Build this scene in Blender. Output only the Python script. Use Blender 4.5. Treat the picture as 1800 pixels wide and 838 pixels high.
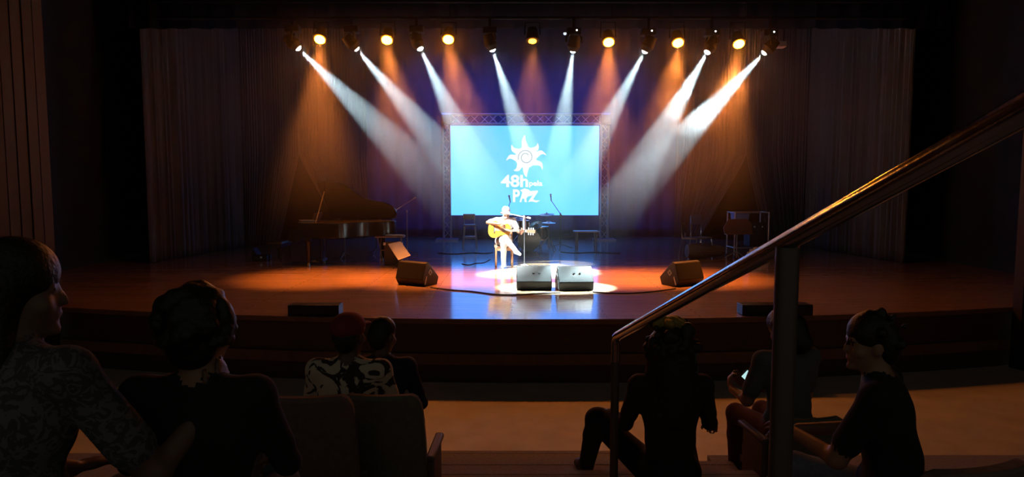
import bpy, math, random
import numpy as np
from mathutils import Vector, Matrix, Quaternion

random.seed(7)
scene = bpy.context.scene
col = scene.collection
for o in list(bpy.data.objects):
    bpy.data.objects.remove(o)

# ---------------------------------------------------------------- camera
F_PX = 1150.0                       # focal length in pixels of the 1800x838 frame
PITCH = math.atan(93.0 / F_PX)
CAM = Vector((0.0, 0.0, 2.7))
cd = bpy.data.cameras.new('camera')
cam = bpy.data.objects.new('camera', cd)
col.objects.link(cam)
cd.sensor_fit = 'HORIZONTAL'
cd.sensor_width = 36.0
cd.lens = 36.0 * F_PX / 1800.0
cd.clip_start = 0.05
cam.location = CAM
cam.rotation_euler = (math.pi / 2 - PITCH, 0, 0)
scene.camera = cam

# ---------------------------------------------------------------- world and exposure
world = bpy.data.worlds.new('world')
scene.world = world
world.use_nodes = True
world.node_tree.nodes['Background'].inputs[0].default_value = (0.72, 0.74, 0.60, 1)
world.node_tree.nodes['Background'].inputs[1].default_value = 0.07
vs = scene.view_settings
vs.view_transform = 'Standard'
vs.look = 'None'
vs.gamma = 1.0
vs.use_curve_mapping = False
vs.exposure = 0.0

# levels of the lamps that the stage has
W_BEAM, W_ORANGE, W_BLUE = 14500.0, 5000.0, 700.0
E_SCREEN = 1.0
HAZE = 0.030
SZ = 0.9                            # stage floor height above the hall floor
X0 = 0.35                           # stage centre line


def ray(px, py):
    u, v = px - 900.0, -(py - 419.0)
    c, s = math.cos(PITCH), math.sin(PITCH)
    return Vector((u, F_PX * c + v * s, -F_PX * s + v * c))


def G(px, py, z=SZ):
    """point of the level z seen at a place of the photograph"""
    d = ray(px, py)
    return CAM + d * ((z - CAM.z) / d.z)


def D(px, py, y):
    """point at distance y into the hall"""
    d = ray(px, py)
    return CAM + d * (y / d.y)


# ---------------------------------------------------------------- materials
MATS = {}


def mat(name, color=(.5, .5, .5), rough=.6, metal=0., coat=0., coat_rough=.1, var=0., scale=8., emit=None, estr=0.,
        bump=0., spec=.5, sheen=0., stretch=None):
    if name in MATS:
        return MATS[name]
    m = bpy.data.materials.new(name)
    m.use_nodes = True
    nt = m.node_tree
    b = nt.nodes['Principled BSDF']
    b.inputs['Base Color'].default_value = (*color, 1)
    b.inputs['Roughness'].default_value = rough
    b.inputs['Metallic'].default_value = metal
    b.inputs['Coat Weight'].default_value = coat
    b.inputs['Coat Roughness'].default_value = coat_rough
    b.inputs['Specular IOR Level'].default_value = spec
    b.inputs['Sheen Weight'].default_value = sheen
    if emit:
        b.inputs['Emission Color'].default_value = (*emit, 1)
        b.inputs['Emission Strength'].default_value = estr
    if var or bump:
        tc = nt.nodes.new('ShaderNodeTexCoord')
        n = nt.nodes.new('ShaderNodeTexNoise')
        n.inputs['Scale'].default_value = scale
        n.inputs['Detail'].default_value = 5
        if stretch:
            mp = nt.nodes.new('ShaderNodeMapping')
            mp.inputs['Scale'].default_value = stretch
            nt.links.new(tc.outputs['Object'], mp.inputs['Vector'])
            nt.links.new(mp.outputs[0], n.inputs['Vector'])
        else:
            nt.links.new(tc.outputs['Object'], n.inputs['Vector'])
        if var:
            r = nt.nodes.new('ShaderNodeValToRGB')
            r.color_ramp.elements[0].position = .3
            r.color_ramp.elements[1].position = .7
            r.color_ramp.elements[0].color = (*[c * (1 - var) for c in color], 1)
            r.color_ramp.elements[1].color = (*[min(1, c * (1 + var)) for c in color], 1)
            nt.links.new(n.outputs['Fac'], r.inputs[0])
            nt.links.new(r.outputs[0], b.inputs['Base Color'])
        if bump:
            bp = nt.nodes.new('ShaderNodeBump')
            bp.inputs['Strength'].default_value = bump
            bp.inputs['Distance'].default_value = .01
            nt.links.new(n.outputs['Fac'], bp.inputs['Height'])
            nt.links.new(bp.outputs[0], b.inputs['Normal'])
    MATS[name] = m
    return m


def floor_wood():
    m = bpy.data.materials.new('varnished stage boards')
    m.use_nodes = True
    nt = m.node_tree
    b = nt.nodes['Principled BSDF']
    tc = nt.nodes.new('ShaderNodeTexCoord')
    br = nt.nodes.new('ShaderNodeTexBrick')
    br.inputs['Scale'].default_value = 1.0
    br.inputs['Brick Width'].default_value = 2.6
    br.inputs['Row Height'].default_value = .11
    br.inputs['Mortar Size'].default_value = .004
    br.inputs['Color1'].default_value = (.36, .225, .13, 1)
    br.inputs['Color2'].default_value = (.28, .17, .095, 1)
    br.inputs['Mortar'].default_value = (.06, .02, .01, 1)
    nt.links.new(tc.outputs['Object'], br.inputs['Vector'])
    mp = nt.nodes.new('ShaderNodeMapping')
    mp.inputs['Scale'].default_value = (1.2, 22, 1)
    nt.links.new(tc.outputs['Object'], mp.inputs['Vector'])
    n = nt.nodes.new('ShaderNodeTexNoise')
    n.inputs['Scale'].default_value = 1.6
    n.inputs['Detail'].default_value = 6
    nt.links.new(mp.outputs[0], n.inputs['Vector'])
    mx = nt.nodes.new('ShaderNodeMixRGB')
    mx.blend_type = 'MULTIPLY'
    mx.inputs[0].default_value = .55
    r = nt.nodes.new('ShaderNodeValToRGB')
    r.color_ramp.elements[0].position = .3
    r.color_ramp.elements[0].color = (.45, .4, .38, 1)
    r.color_ramp.elements[1].position = .65
    r.color_ramp.elements[1].color = (1.15, 1.1, 1.05, 1)
    nt.links.new(n.outputs['Fac'], r.inputs[0])
    nt.links.new(br.outputs['Color'], mx.inputs[1])
    nt.links.new(r.outputs[0], mx.inputs[2])
    nt.links.new(mx.outputs[0], b.inputs['Base Color'])
    b.inputs['Roughness'].default_value = .45
    b.inputs['Coat Weight'].default_value = 1.0
    b.inputs['Coat Roughness'].default_value = .12
    b.inputs['Coat IOR'].default_value = 1.65
    return m


M_FLOOR = floor_wood()
black_metal = mat('black metal', (.012, .012, .013), .4, .3)
lamp_black = mat('matt black lamp paint', (.005, .005, .005), .8, spec=.2)
chrome = mat('chrome tube', (.62, .62, .65), .25, 1.)
alu = mat('truss aluminium', (.36, .36, .39), .4, .8)
black_lacquer = mat('black piano lacquer', (.003, .003, .004), .2, 0, .15, .03, spec=.3)
black_box = mat('black textured cabinet paint', (.011, .0115, .012), .5, 0, spec=.25, bump=.25, scale=120)
grille = mat('black perforated grille', (.02, .02, .022), .6, .4, bump=.5, scale=220)
rubber = mat('black rubber cable', (.01, .01, .012), .5)
paper = mat('white paper', (.38, .39, .42), .8)
curtain_m = mat('brown pleated curtain cloth', (.075, .062, .058), .9, var=.25, scale=3, stretch=(1, 1, .08))
dark_cloth = mat('black stage drape', (.012, .011, .014), .95, var=.2, scale=2)
back_m = mat('dark backdrop cloth', (.035, .04, .11), .95, var=.15, scale=2)
hall_wall = mat('dark reddish wood wall', (.018, .008, .007), .7, var=.3, scale=4, stretch=(1, 1, .1))
hall_floor = mat('pale auditorium floor', (.58, .54, .48), .5, var=.12, scale=3, coat=.2, coat_rough=.35)
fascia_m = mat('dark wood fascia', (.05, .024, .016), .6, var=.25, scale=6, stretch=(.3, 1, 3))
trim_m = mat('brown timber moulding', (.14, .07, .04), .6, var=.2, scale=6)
step_m = mat('grey step carpet', (.25, .22, .23), .9, var=.15, scale=40)
wood_chair = mat('brown chair wood', (.30, .13, .06), .45, var=.2, scale=10)
seat_cloth = mat('dusty rose seat fabric', (.17, .105, .09), .9, var=.15, scale=30)
seat_cloth2 = mat('olive brown seat fabric', (.13, .115, .08), .9, var=.15, scale=30)
seat_shell = mat('brown seat shell', (.10, .07, .055), .6)
post_steel = mat('dull steel post', (.13, .10, .09), .5, .7)
steel = mat('brushed steel rail', (.48, .47, .48), .15, 1., bump=.06, scale=60, stretch=(1, 1, 1))


# ---------------------------------------------------------------- mesh helpers
class MB:
    def __init__(s):
        s.v, s.f = [], []

    def add(s, vs, fs):
        o = len(s.v)
        s.v += [tuple(p) for p in vs]
        s.f += [tuple(i + o for i in f) for f in fs]
        return s

    def box(s, c, d, rz=0., rx=0., ry=0.):
        hx, hy, hz = d[0] / 2, d[1] / 2, d[2] / 2
        R = Matrix.Rotation(rz, 3, 'Z') @ Matrix.Rotation(ry, 3, 'Y') @ Matrix.Rotation(rx, 3, 'X')
        c = Vector(c)
        vs = [c + R @ Vector((x, y, z)) for z in (-hz, hz) for x, y in ((-hx, -hy), (hx, -hy), (hx, hy), (-hx, hy))]
        return s.add(vs, [(3, 2, 1, 0), (4, 5, 6, 7), (0, 1, 5, 4), (1, 2, 6, 5), (2, 3, 7, 6), (3, 0, 4, 7)])

    def cyl(s, a, b, r0, r1=None, n=12):
        a, b = Vector(a), Vector(b)
        r1 = r0 if r1 is None else r1
        z = (b - a).normalized()
        x = z.orthogonal().normalized()
        y = z.cross(x)
        vs = []
        for c, r in ((a, r0), (b, r1)):
            for i in range(n):
                t = 2 * math.pi * i / n
                vs.append(c + (x * math.cos(t) + y * math.sin(t)) * r)
        fs = [(i, (i + 1) % n, n + (i + 1) % n, n + i) for i in range(n)]
        fs += [tuple(range(n - 1, -1, -1)), tuple(range(n, 2 * n))]
        return s.add(vs, fs)

    def tube(s, pts, r, n=8):
        pts = [Vector(p) for p in pts]
        rs = r if isinstance(r, (list, tuple)) else [r] * len(pts)
        vs, fs = [], []
        x = None
        for i, p in enumerate(pts):
            t = (pts[min(i + 1, len(pts) - 1)] - pts[max(i - 1, 0)]).normalized()
            if x is None:
                x = t.orthogonal().normalized()
            x = (x - t * x.dot(t)).normalized()
            y = t.cross(x)
            for k in range(n):
                a = 2 * math.pi * k / n
                vs.append(p + (x * math.cos(a) + y * math.sin(a)) * rs[i])
        for i in range(len(pts) - 1):
            for k in range(n):
                fs.append((i * n + k, i * n + (k + 1) % n, (i + 1) * n + (k + 1) % n, (i + 1) * n + k))
        fs += [tuple(range(n - 1, -1, -1)), tuple(range((len(pts) - 1) * n, len(pts) * n))]
        return s.add(vs, fs)

    def ball(s, c, r, nu=16, nv=10, R=None):
        c = Vector(c)
        r = (r, r, r) if not isinstance(r, (list, tuple)) else r
        vs, fs = [], []
        for j in range(nv + 1):
            p = math.pi * j / nv
            for i in range(nu):
                t = 2 * math.pi * i / nu
                q = Vector((r[0] * math.sin(p) * math.cos(t), r[1] * math.sin(p) * math.sin(t), -r[2] * math.cos(p)))
                vs.append(c + (R @ q if R else q))
        for j in range(nv):
            for i in range(nu):
                fs.append((j * nu + i, j * nu + (i + 1) % nu, (j + 1) * nu + (i + 1) % nu, (j + 1) * nu + i))
        return s.add(vs, fs)

    def prism(s, loop, vec):
        loop = [Vector(p) for p in loop]
        vec = Vector(vec)
        n = len(loop)
        vs = loop + [p + vec for p in loop]
        fs = [(i, (i + 1) % n, n + (i + 1) % n, n + i) for i in range(n)]
        fs += [tuple(range(n - 1, -1, -1)), tuple(range(n, 2 * n))]
        return s.add(vs, fs)

    def lathe(s, prof, c=(0, 0, 0), n=20, axis='Z'):
        c = Vector(c)
        vs, fs = [], []
        for r, z in prof:
            for i in range(n):
                t = 2 * math.pi * i / n
                q = (r * math.cos(t), r * math.sin(t), z)
                if axis == 'Y':
                    q = (q[0], -z, q[1])
                elif axis == 'X':
                    q = (z, q[0], q[1])
                vs.append(c + Vector(q))
        m = len(prof)
        for j in range(m - 1):
            for i in range(n):
                fs.append((j * n + i, j * n + (i + 1) % n, (j + 1) * n + (i + 1) % n, (j + 1) * n + i))
        fs += [tuple(range(n - 1, -1, -1)), tuple(range((m - 1) * n, m * n))]
        return s.add(vs, fs)

    def mesh(s, name, off=(0, 0, 0), smooth=False):
        me = bpy.data.meshes.new(name)
        ox, oy, oz = off
        me.from_pydata([(x - ox, y - oy, z - oz) for x, y, z in s.v], [], s.f)
        me.validate()
        import bmesh
        bm = bmesh.new()
        bm.from_mesh(me)
        bmesh.ops.recalc_face_normals(bm, faces=bm.faces)
        bm.to_mesh(me)
        bm.free()
        if smooth:
            me.polygons.foreach_set('use_smooth', [True] * len(me.polygons))
            me.set_sharp_from_angle(angle=math.radians(40))
        return me


def tag(o, label=None, cat=None, group=None, kind=None):
    if label:
        o['label'] = label
    if cat:
        o['category'] = cat
    if group:
        o['group'] = group
    if kind:
        o['kind'] = kind
    return o


def thing(name, label, cat, loc=(0, 0, 0), rz=0., group=None):
    o = bpy.data.objects.new(name, None)
    col.objects.link(o)
    o.empty_display_size = .1
    o.location = loc
    o.rotation_euler = (0, 0, rz)
    return tag(o, label, cat, group)


def part(name, mb, m, parent=None, off=(0, 0, 0), label=None, bevel=0., smooth=True):
    me = mb if isinstance(mb, bpy.types.Mesh) else mb.mesh(name, off, smooth)
    if not me.materials:
        me.materials.append(m)
    o = bpy.data.objects.new(name, me)
    col.objects.link(o)
    if parent:
        o.parent = parent
    if label:
        o['label'] = label
    if bevel:
        b = o.modifiers.new('bevel', 'BEVEL')
        b.width = bevel
        b.segments = 2
        b.limit_method = 'ANGLE'
        b.angle_limit = math.radians(35)
    return o


def struct(name, mb, m, label=None, cat=None, parent=None):
    o = part(name, mb, m, parent)
    if not parent:
        o['kind'] = 'structure'
        if label:
            o['label'] = label
        if cat:
            o['category'] = cat
    return o


def copy_tree(o, parent=None):
    c = o.copy()
    col.objects.link(c)
    c.parent = parent
    for ch in list(o.children):
        copy_tree(ch, c)
    return c


def spot(name, loc, target, power, color, size, blend, radius=.04, parent=None, off=(0, 0, 0)):
    l = bpy.data.lights.new(name, 'SPOT')
    l.energy = power
    l.color = color
    l.spot_size = math.radians(size)
    l.spot_blend = blend
    l.shadow_soft_size = radius
    o = bpy.data.objects.new(name, l)
    col.objects.link(o)
    o.location = Vector(loc) - Vector(off)
    o.rotation_euler = (Vector(target) - Vector(loc)).to_track_quat('-Z', 'Y').to_euler()
    if parent:
        o.parent = parent
    return o

# ================================================================ THE SETTING
def edge_y(x):
    return 8.73 + (x - X0) ** 2 / 56.0


XL, XR = -9.6, 2 * X0 + 9.6
xs = [XL + (XR - XL) * i / 60 for i in range(61)]
b = MB()
b.prism([(x, edge_y(x), SZ - .05) for x in xs] + [(XR, 24.2, SZ - .05), (XL, 24.2, SZ - .05)], (0, 0, .05))
stage = struct('floor_stage', b, M_FLOOR, 'varnished reddish brown wooden stage floor with a curved front edge', 'stage floor')
b = MB()
b.prism([(x, edge_y(x) - .012, SZ - .07) for x in xs] + [(x, edge_y(x) + .05, SZ - .07) for x in reversed(xs)], (0, 0, .068))
struct('trim_1', b, trim_m, 'timber nosing along the front edge of the stage', 'trim')
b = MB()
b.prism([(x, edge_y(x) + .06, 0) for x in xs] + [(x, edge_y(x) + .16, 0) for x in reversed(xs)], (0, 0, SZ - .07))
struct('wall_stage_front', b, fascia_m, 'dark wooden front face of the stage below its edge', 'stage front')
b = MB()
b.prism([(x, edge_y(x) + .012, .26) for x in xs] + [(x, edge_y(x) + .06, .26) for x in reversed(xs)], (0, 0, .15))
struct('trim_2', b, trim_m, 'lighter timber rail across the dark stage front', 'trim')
b = MB()
b.box((X0, 3.2, -.05), (24, 13.2, .1))
struct('floor', b, hall_floor, 'smooth pale floor between the stage and the seats', 'floor')

# aisle steps
edges = [(.1, 6.23), (.3, 5.55), (.5, 5.05), (.7, 4.6), (.9, 4.0), (1.1, 3.4), (1.3, 2.8), (1.5, 2.2)]
for i, (z, y) in enumerate(edges):
    y2 = edges[i + 1][1] if i + 1 < len(edges) else -1.0
    b = MB()
    b.box(((-.72 + 1.6) / 2, (y + y2) / 2, z / 2), (2.32, y - y2, z))
    b.box(((-.72 + 1.6) / 2, y - .012, z - .015), (2.32, .06, .034))
    struct('stair_step', b, step_m, 'grey aisle step, %s above the flat floor' % ['first', 'second', 'third', 'fourth', 'fifth', 'sixth', 'seventh', 'top landing'][i], 'step')
# seat tiers
for nm, x1, x2, y1, y2, z, lab in (
        ('floor_tier', -8, -.72, 2.95, 5.0, .6, 'low seating tier left of the aisle'),
        ('floor_tier', -8, -.72, -1, 2.95, 1.0, 'high seating tier left of the aisle'),
        ('floor_tier', 1.6, 9, 3.5, 5.2, .5, 'lowest seating tier right of the aisle'),
        ('floor_tier', 1.6, 9, 2.35, 3.5, .78, 'middle seating tier right of the aisle'),
        ('floor_tier', 1.6, 9, -1, 2.35, 1.2, 'high seating tier right of the aisle')):
    b = MB()
    b.box(((x1 + x2) / 2, (y1 + y2) / 2, z / 2), (x2 - x1, y2 - y1, z))
    struct(nm, b, step_m, lab, 'seating tier')


# side walls of the hall: vertical boards
def board_wall(name, pts, z0, z1, m, lab, w=.16):
    """wall of narrow vertical boards with recessed joints, one mesh"""
    b = MB()
    for (x1, y1), (x2, y2) in zip(pts[:-1], pts[1:]):
        L = math.hypot(x2 - x1, y2 - y1)
        n = int(L / w)
        a = math.atan2(y2 - y1, x2 - x1)
        for i in range(n):
            t = (i + .5) / n
            b.box((x1 + (x2 - x1) * t, y1 + (y2 - y1) * t, (z0 + z1) / 2), (L / n - .02, .06 + .02 * (i % 3 == 0), z1 - z0), a)
        b.box(((x1 + x2) / 2, (y1 + y2) / 2, (z0 + z1) / 2), (L, .03, z1 - z0), a)
    return struct(name, b, m, lab, 'wall')


board_wall('wall_left', [(-9.3, 1.0), (-6.75, 9.6)], 0, 7.2, hall_wall, 'dark reddish boarded hall wall on the left')
board_wall('wall_right', [(9.9, 1.0), (2 * X0 + 6.75, 9.6)], 0, 7.2, hall_wall, 'dark reddish boarded hall wall on the right')
b = MB()
b.box((-9.75, 17, 4.5), (.1, 15, 9.2))
struct('wall_wing_left', b, dark_cloth, 'black wing wall at the left of the stage', 'wall')
b = MB()
b.box((2 * X0 + 9.75, 17, 4.5), (.1, 15, 9.2))
struct('wall_wing_right', b, dark_cloth, 'black wing wall at the right of the stage', 'wall')
b = MB()
b.box((X0, 24.25, 4.5), (20, .1, 9.4))
struct('wall_back', b, dark_cloth, 'black rear wall of the stage behind the curtains', 'wall')
b = MB()
b.box((X0, 16.8, 9.2), (20, 15, .1))
struct('ceiling_stage', b, dark_cloth, 'black stage loft ceiling above the battens', 'ceiling')
b = MB()
b.box((X0, 5.4, 7.2), (22, 9.0, .1))
struct('ceiling', b, hall_wall, 'dark ceiling of the hall above the audience', 'ceiling')
b = MB()
b.box((X0, 9.9, 7.9), (20, .12, 1.5))
struct('wall_header', b, dark_cloth, 'dark header wall above the stage opening', 'wall')


# curtains with folds
def curtain(name, label, p0, p1, z0, z1, m, wave=.22, amp=.05, s_lo=None, s_hi=None, nz=26, cat='curtain', wob=.3):
    p0, p1 = Vector((*p0, 0)), Vector((*p1, 0))
    L = (p1 - p0).length
    t = (p1 - p0) / L
    nrm = Vector((-t.y, t.x, 0))
    nu = max(8, int(L / wave * 8))
    rr = random.Random(hash(label) % 1000 if False else len(label))
    ph = [rr.uniform(0, 6.28) for _ in range(4)]
    b = MB()
    vs, fs = [], []
    for j in range(nz + 1):
        z = z0 + (z1 - z0) * j / nz
        lo = s_lo(z) if s_lo else 0
        hi = s_hi(z) if s_hi else L
        for i in range(nu + 1):
            u = i / nu
            s = lo + (hi - lo) * u
            q = u * L / wave * 2 * math.pi
            a = amp * (math.sin(q + wob * math.sin(q * .37 + ph[0])) + .35 * math.sin(q * .53 + ph[1]) + .25 * math.sin(q * 2.1 + ph[2]))
            a *= .7 + .3 * (1 - j / nz)
            p = p0 + t * s + nrm * a
            vs.append((p.x, p.y, z))
    for j in range(nz):
        for i in range(nu):
            k = j * (nu + 1) + i
            fs.append((k, k + 1, k + nu + 2, k + nu + 1))
    b.add(vs, fs)
    c = p0 + t * L / 2
    o = part(name, b, m, None, off=(c.x, c.y, z0))
    o.location = (c.x, c.y, z0)
    sm = o.modifiers.new('thickness', 'SOLIDIFY')
    sm.thickness = .012
    return tag(o, label, cat)


def lerp_z(za, sa, zb, sb):
    return lambda z: sb if z >= zb else sa + (sb - sa) * (z - za) / (zb - za)


ZA = 3.63
border_m = mat('black border cloth', (.003, .003, .006), .95, spec=.1)
for sgn, side in ((-1, 'left'), (1, 'right')):
    mx = (lambda x: x) if sgn < 0 else (lambda x: 2 * X0 - x)
    curtain('stage_curtain', 'tall brown pleated curtain hanging along the %s side of the stage' % side, (mx(-8.4), 15.1), (mx(-8.0), 19.45), SZ + .01, 9, curtain_m, .2, .045)
    L = math.hypot(3.0, 3.3)
    curtain('stage_curtain', 'brown curtain panel on the outer side of the dark triangular gap, stage %s' % side, (mx(-8.0), 19.5), (mx(-5.0), 22.8), SZ + .01, 9, curtain_m, .2, .045,
            lambda z: 0, lerp_z(SZ, 1.1, ZA, 1.86))
    curtain('stage_curtain', 'brown curtain panel on the inner side of the dark triangular gap, stage %s' % side, (mx(-8.0), 19.5), (mx(-5.0), 22.8), SZ + .01, 9, curtain_m, .2, .045,
            lerp_z(SZ, 3.5, ZA, 1.86), lambda z: L)
curtain('backdrop_curtain', 'dark blue backdrop cloth hanging behind the screen', (X0 - 5.6, 23.2), (X0 + 5.6, 23.2), SZ + .01, 9.1, back_m, .5, .03, cat='backdrop')
curtain('border_curtain', 'dark border drape hanging above and behind the row of lamps', (X0 - 8.5, 13.6), (X0 + 8.5, 13.6), 5.88, 8.6, border_m, .45, .04, nz=4, cat='border drape')

# ================================================================ SCREEN AND ITS TRUSS
YS = 21.6
sl, sr = D(792, 221, YS), D(1051.5, 378, YS)
scx, sw = (sl.x + sr.x) / 2, sr.x - sl.x
sz0, sz1 = sr.z, sl.z
scr = thing('led_screen', 'large bright sky blue video screen showing a white sun emblem', 'screen', (scx, YS, sz0))


def emis(name, c, s):
    m = bpy.data.materials.new(name)
    m.use_nodes = True
    nt = m.node_tree
    for n in list(nt.nodes):
        nt.nodes.remove(n)
    e = nt.nodes.new('ShaderNodeEmission')
    e.inputs[0].default_value = (*c, 1)
    e.inputs[1].default_value = s
    o = nt.nodes.new('ShaderNodeOutputMaterial')
    nt.links.new(e.outputs[0], o.inputs[0])
    return m


SCREEN_C = (.16, .78, 2.6)
m_scr = emis('lit sky blue display', SCREEN_C, E_SCREEN)
m_white = emis('lit white display', (1.0, 1.05, 1.15), E_SCREEN)
m_line = emis('lit pale tan line', (.30, .42, .46), E_SCREEN)
part('display', MB().box((0, 0, (sz1 - sz0) / 2), (sw, .06, sz1 - sz0)), m_scr, scr)
part('cabinet', MB().box((0, .1, (sz1 - sz0) / 2), (sw + .02, .13, sz1 - sz0 + .02)), black_metal, scr)
KP = YS / F_PX * 1.0          # metres per pixel at the screen


def scrp(px, py):
    p = D(px, py, YS)
    return p.x - scx, p.z - sz0


# sun emblem: disc and eight curved flames
cx, cz = scrp(924.3, 276.5)
tips = [(-2, 38, 3), (21, 24, -6), (35.5, 4, 9), (29, -21, 9), (1, -34, -2), (-21, -23, 6), (-34, -5, -8), (-25, 21, 6)]
emb = MB()
emb.prism([(cx + 18.5 * KP * math.cos(a * math.pi / 24), -.034, cz + 18.5 * KP * math.sin(a * math.pi / 24)) for a in range(48)], (0, -.004, 0))
for i, (tx, tz, bend) in enumerate(tips):
    a = math.atan2(tz, tx)
    R = math.hypot(tx, tz)
    n = 10
    left, right = [], []
    for k in range(n + 1):
        t = k / n
        r = 14 + (R - 14) * t
        off = bend * (math.sin(t * math.pi) * .55 - .15 * math.sin(t * math.pi * 2))
        w = 5.6 * (1 - t) ** .75 + .8
        ux, uz = math.cos(a), math.sin(a)
        px, pz = ux * r - uz * off, uz * r + ux * off
        left.append((px - uz * w, pz + ux * w))
        right.append((px + uz * w, pz - ux * w))
    emb.prism([(cx + x * KP, -.034 - .0006 * i, cz + z * KP) for x, z in left + right[::-1]], (0, -.004, 0))
part('sun_emblem', emb, m_white, scr, label='white sun with eight wavy flames', smooth=False)
sp = []
for k in range(60):
    t = k / 59
    a = math.radians(200 - 520 * t)
    r = (13.5 - 7.5 * t) * KP
    sp.append((cx + r * math.cos(a), -.045, cz + r * math.sin(a)))
b = MB()
for p, q in zip(sp[:-1], sp[1:]):
    p, q = Vector(p), Vector(q)
    d = (q - p).normalized()
    n = Vector((-d.z, 0, d.x)) * .75 * KP
    b.prism([p + n, q + n, q - n, p - n], (0, -.002, 0))
part('spiral_line', b, m_line, scr, label='thin tan spiral line on the sun', smooth=False)


def text_part(txt, x, z, h, w, m, weight=.0, shear=0.):
    cu = bpy.data.curves.new('lettering', 'FONT')
    cu.body = txt
    cu.size = 1.0
    cu.extrude = .004
    cu.offset = weight
    cu.shear = shear
    cu.resolution_u = 4
    tmp = bpy.data.objects.new('lettering_source', cu)
    col.objects.link(tmp)
    dg = bpy.context.evaluated_depsgraph_get()
    me = bpy.data.meshes.new_from_object(tmp.evaluated_get(dg))
    bpy.data.objects.remove(tmp)
    vsx = [v.co.x for v in me.vertices]
    vsy = [v.co.y for v in me.vertices]
    x0, x1, y0, y1 = min(vsx), max(vsx), min(vsy), max(vsy)
    for v in me.vertices:
        v.co = (x + (v.co.x - x0) / (x1 - x0) * w, -.036 - v.co.z * .5, z + (v.co.y - y0) / (y1 - y0) * h)
    me.materials.clear()
    me.materials.append(m)
    return part('lettering', me, m, scr, label='white letters reading %s' % txt)


def text_px(txt, px0, px1, py_top, py_bot, weight=0., shear=0.):
    x0, z0 = scrp(px0, py_bot)
    x1, z1 = scrp(px1, py_top)
    return text_part(txt, x0, z0, z1 - z0, x1 - x0, m_white, weight, shear)


text_px('48h', 880.5, 928.5, 307, 329, .03)
text_px('pela', 930, 953.5, 317, 329.5, .03)
text_px('P', 901.5, 914, 332.5, 355, .035)
# dove shaped A and the swash Z
dv = [(913, 355), (918, 338), (914, 334), (922, 331), (929, 333), (936, 339), (944, 335), (934, 344), (928, 345), (925, 349), (926, 355), (922, 355), (921.5, 349), (918, 349), (916.5, 355)]
b = MB()
b.prism([(scrp(x, y)[0], -.036, scrp(x, y)[1]) for x, y in dv], (0, -.004, 0))
part('lettering', b, m_white, scr, label='white letter A drawn as a dove', smooth=False)
zz = [(929, 336), (945, 334.5), (945.5, 337), (937, 350), (941, 352), (949.5, 352), (943, 355.5), (934, 354), (928, 355), (939, 338.5), (930, 339.5)]
b = MB()
b.prism([(scrp(x, y)[0], -.037, scrp(x, y)[1]) for x, y in zz], (0, -.004, 0))
part('lettering', b, m_white, scr, label='white swash letter Z', smooth=False)

# goal-post truss
tl, tr = D(786.5, 422, YS), D(1061.5, 422, YS)
ttop = D(800, 200, YS).z
tx0, tx1 = tl.x, tr.x
tru = thing('truss_frame', 'silver lattice truss goal post standing around the video screen', 'truss', ((tx0 + tx1) / 2, YS + .02, SZ))
tm = (tx0 + tx1) / 2
H = ttop - SZ
W2 = .14
chord_r, brace_r = .025, .012


def truss_run(a, b_, u, v, cells):
    """four chords and zigzag braces from a to b_, u and v the half-width axes"""
    a, b_, u, v = Vector(a), Vector(b_), Vector(u), Vector(v)
    cs = [u + v, u - v, -u - v, -u + v]
    for c in cs:
        part('truss_chord', MB().cyl(a + c, b_ + c, chord_r, n=8), alu, tru)
    for fidx in range(4):
        c0, c1 = cs[fidx], cs[(fidx + 1) % 4]
        for k in range(cells):
            p = a + (b_ - a) * (k / cells)
            q = a + (b_ - a) * ((k + 1) / cells)
            s_, e_ = (p + c0, q + c1) if (k + fidx) % 2 == 0 else (p + c1, q + c0)
            part('truss_brace', MB().cyl(s_, e_, brace_r, n=6), alu, tru)


for x in (tx0 - tm, tx1 - tm):
    truss_run((x, 0, .06), (x, 0, H - .36), (W2 - .02, 0, 0), (0, W2, 0), 12)
    bp_ = part('base_plate', MB().box((x, 0, .025), (.72, .6, .05)), alu, tru)
    part('corner_block', MB().box((x, 0, H - .17), (.34, .34, .36)).box((x, 0, H - .17), (.3, .38, .3)), alu, tru, bevel=.02)
truss_run((tx0 - tm + .17, 0, H - .17), (tx1 - tm - .17, 0, H - .17), (0, 0, .15), (0, W2, 0), 16)

# ================================================================ LAMPS
YL = 12.4
POOL = G(968, 482)
hb = thing('lighting_batten', 'black pipe batten carrying the row of stage lamps', 'batten', (X0, YL, 5.79))
part('pipe', MB().cyl((-7, 0, 0), (7, 0, 0), .03), lamp_black, hb)
part('pipe', MB().cyl((-7, .0, .3), (7, 0, .3), .03), lamp_black, hb)
for x in (-6.5, -4, -1.5, 1.5, 4, 6.5):
    part('hanger', MB().cyl((x, 0, -.02), (x, 0, 3.2), .012, n=6), lamp_black, hb)

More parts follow.
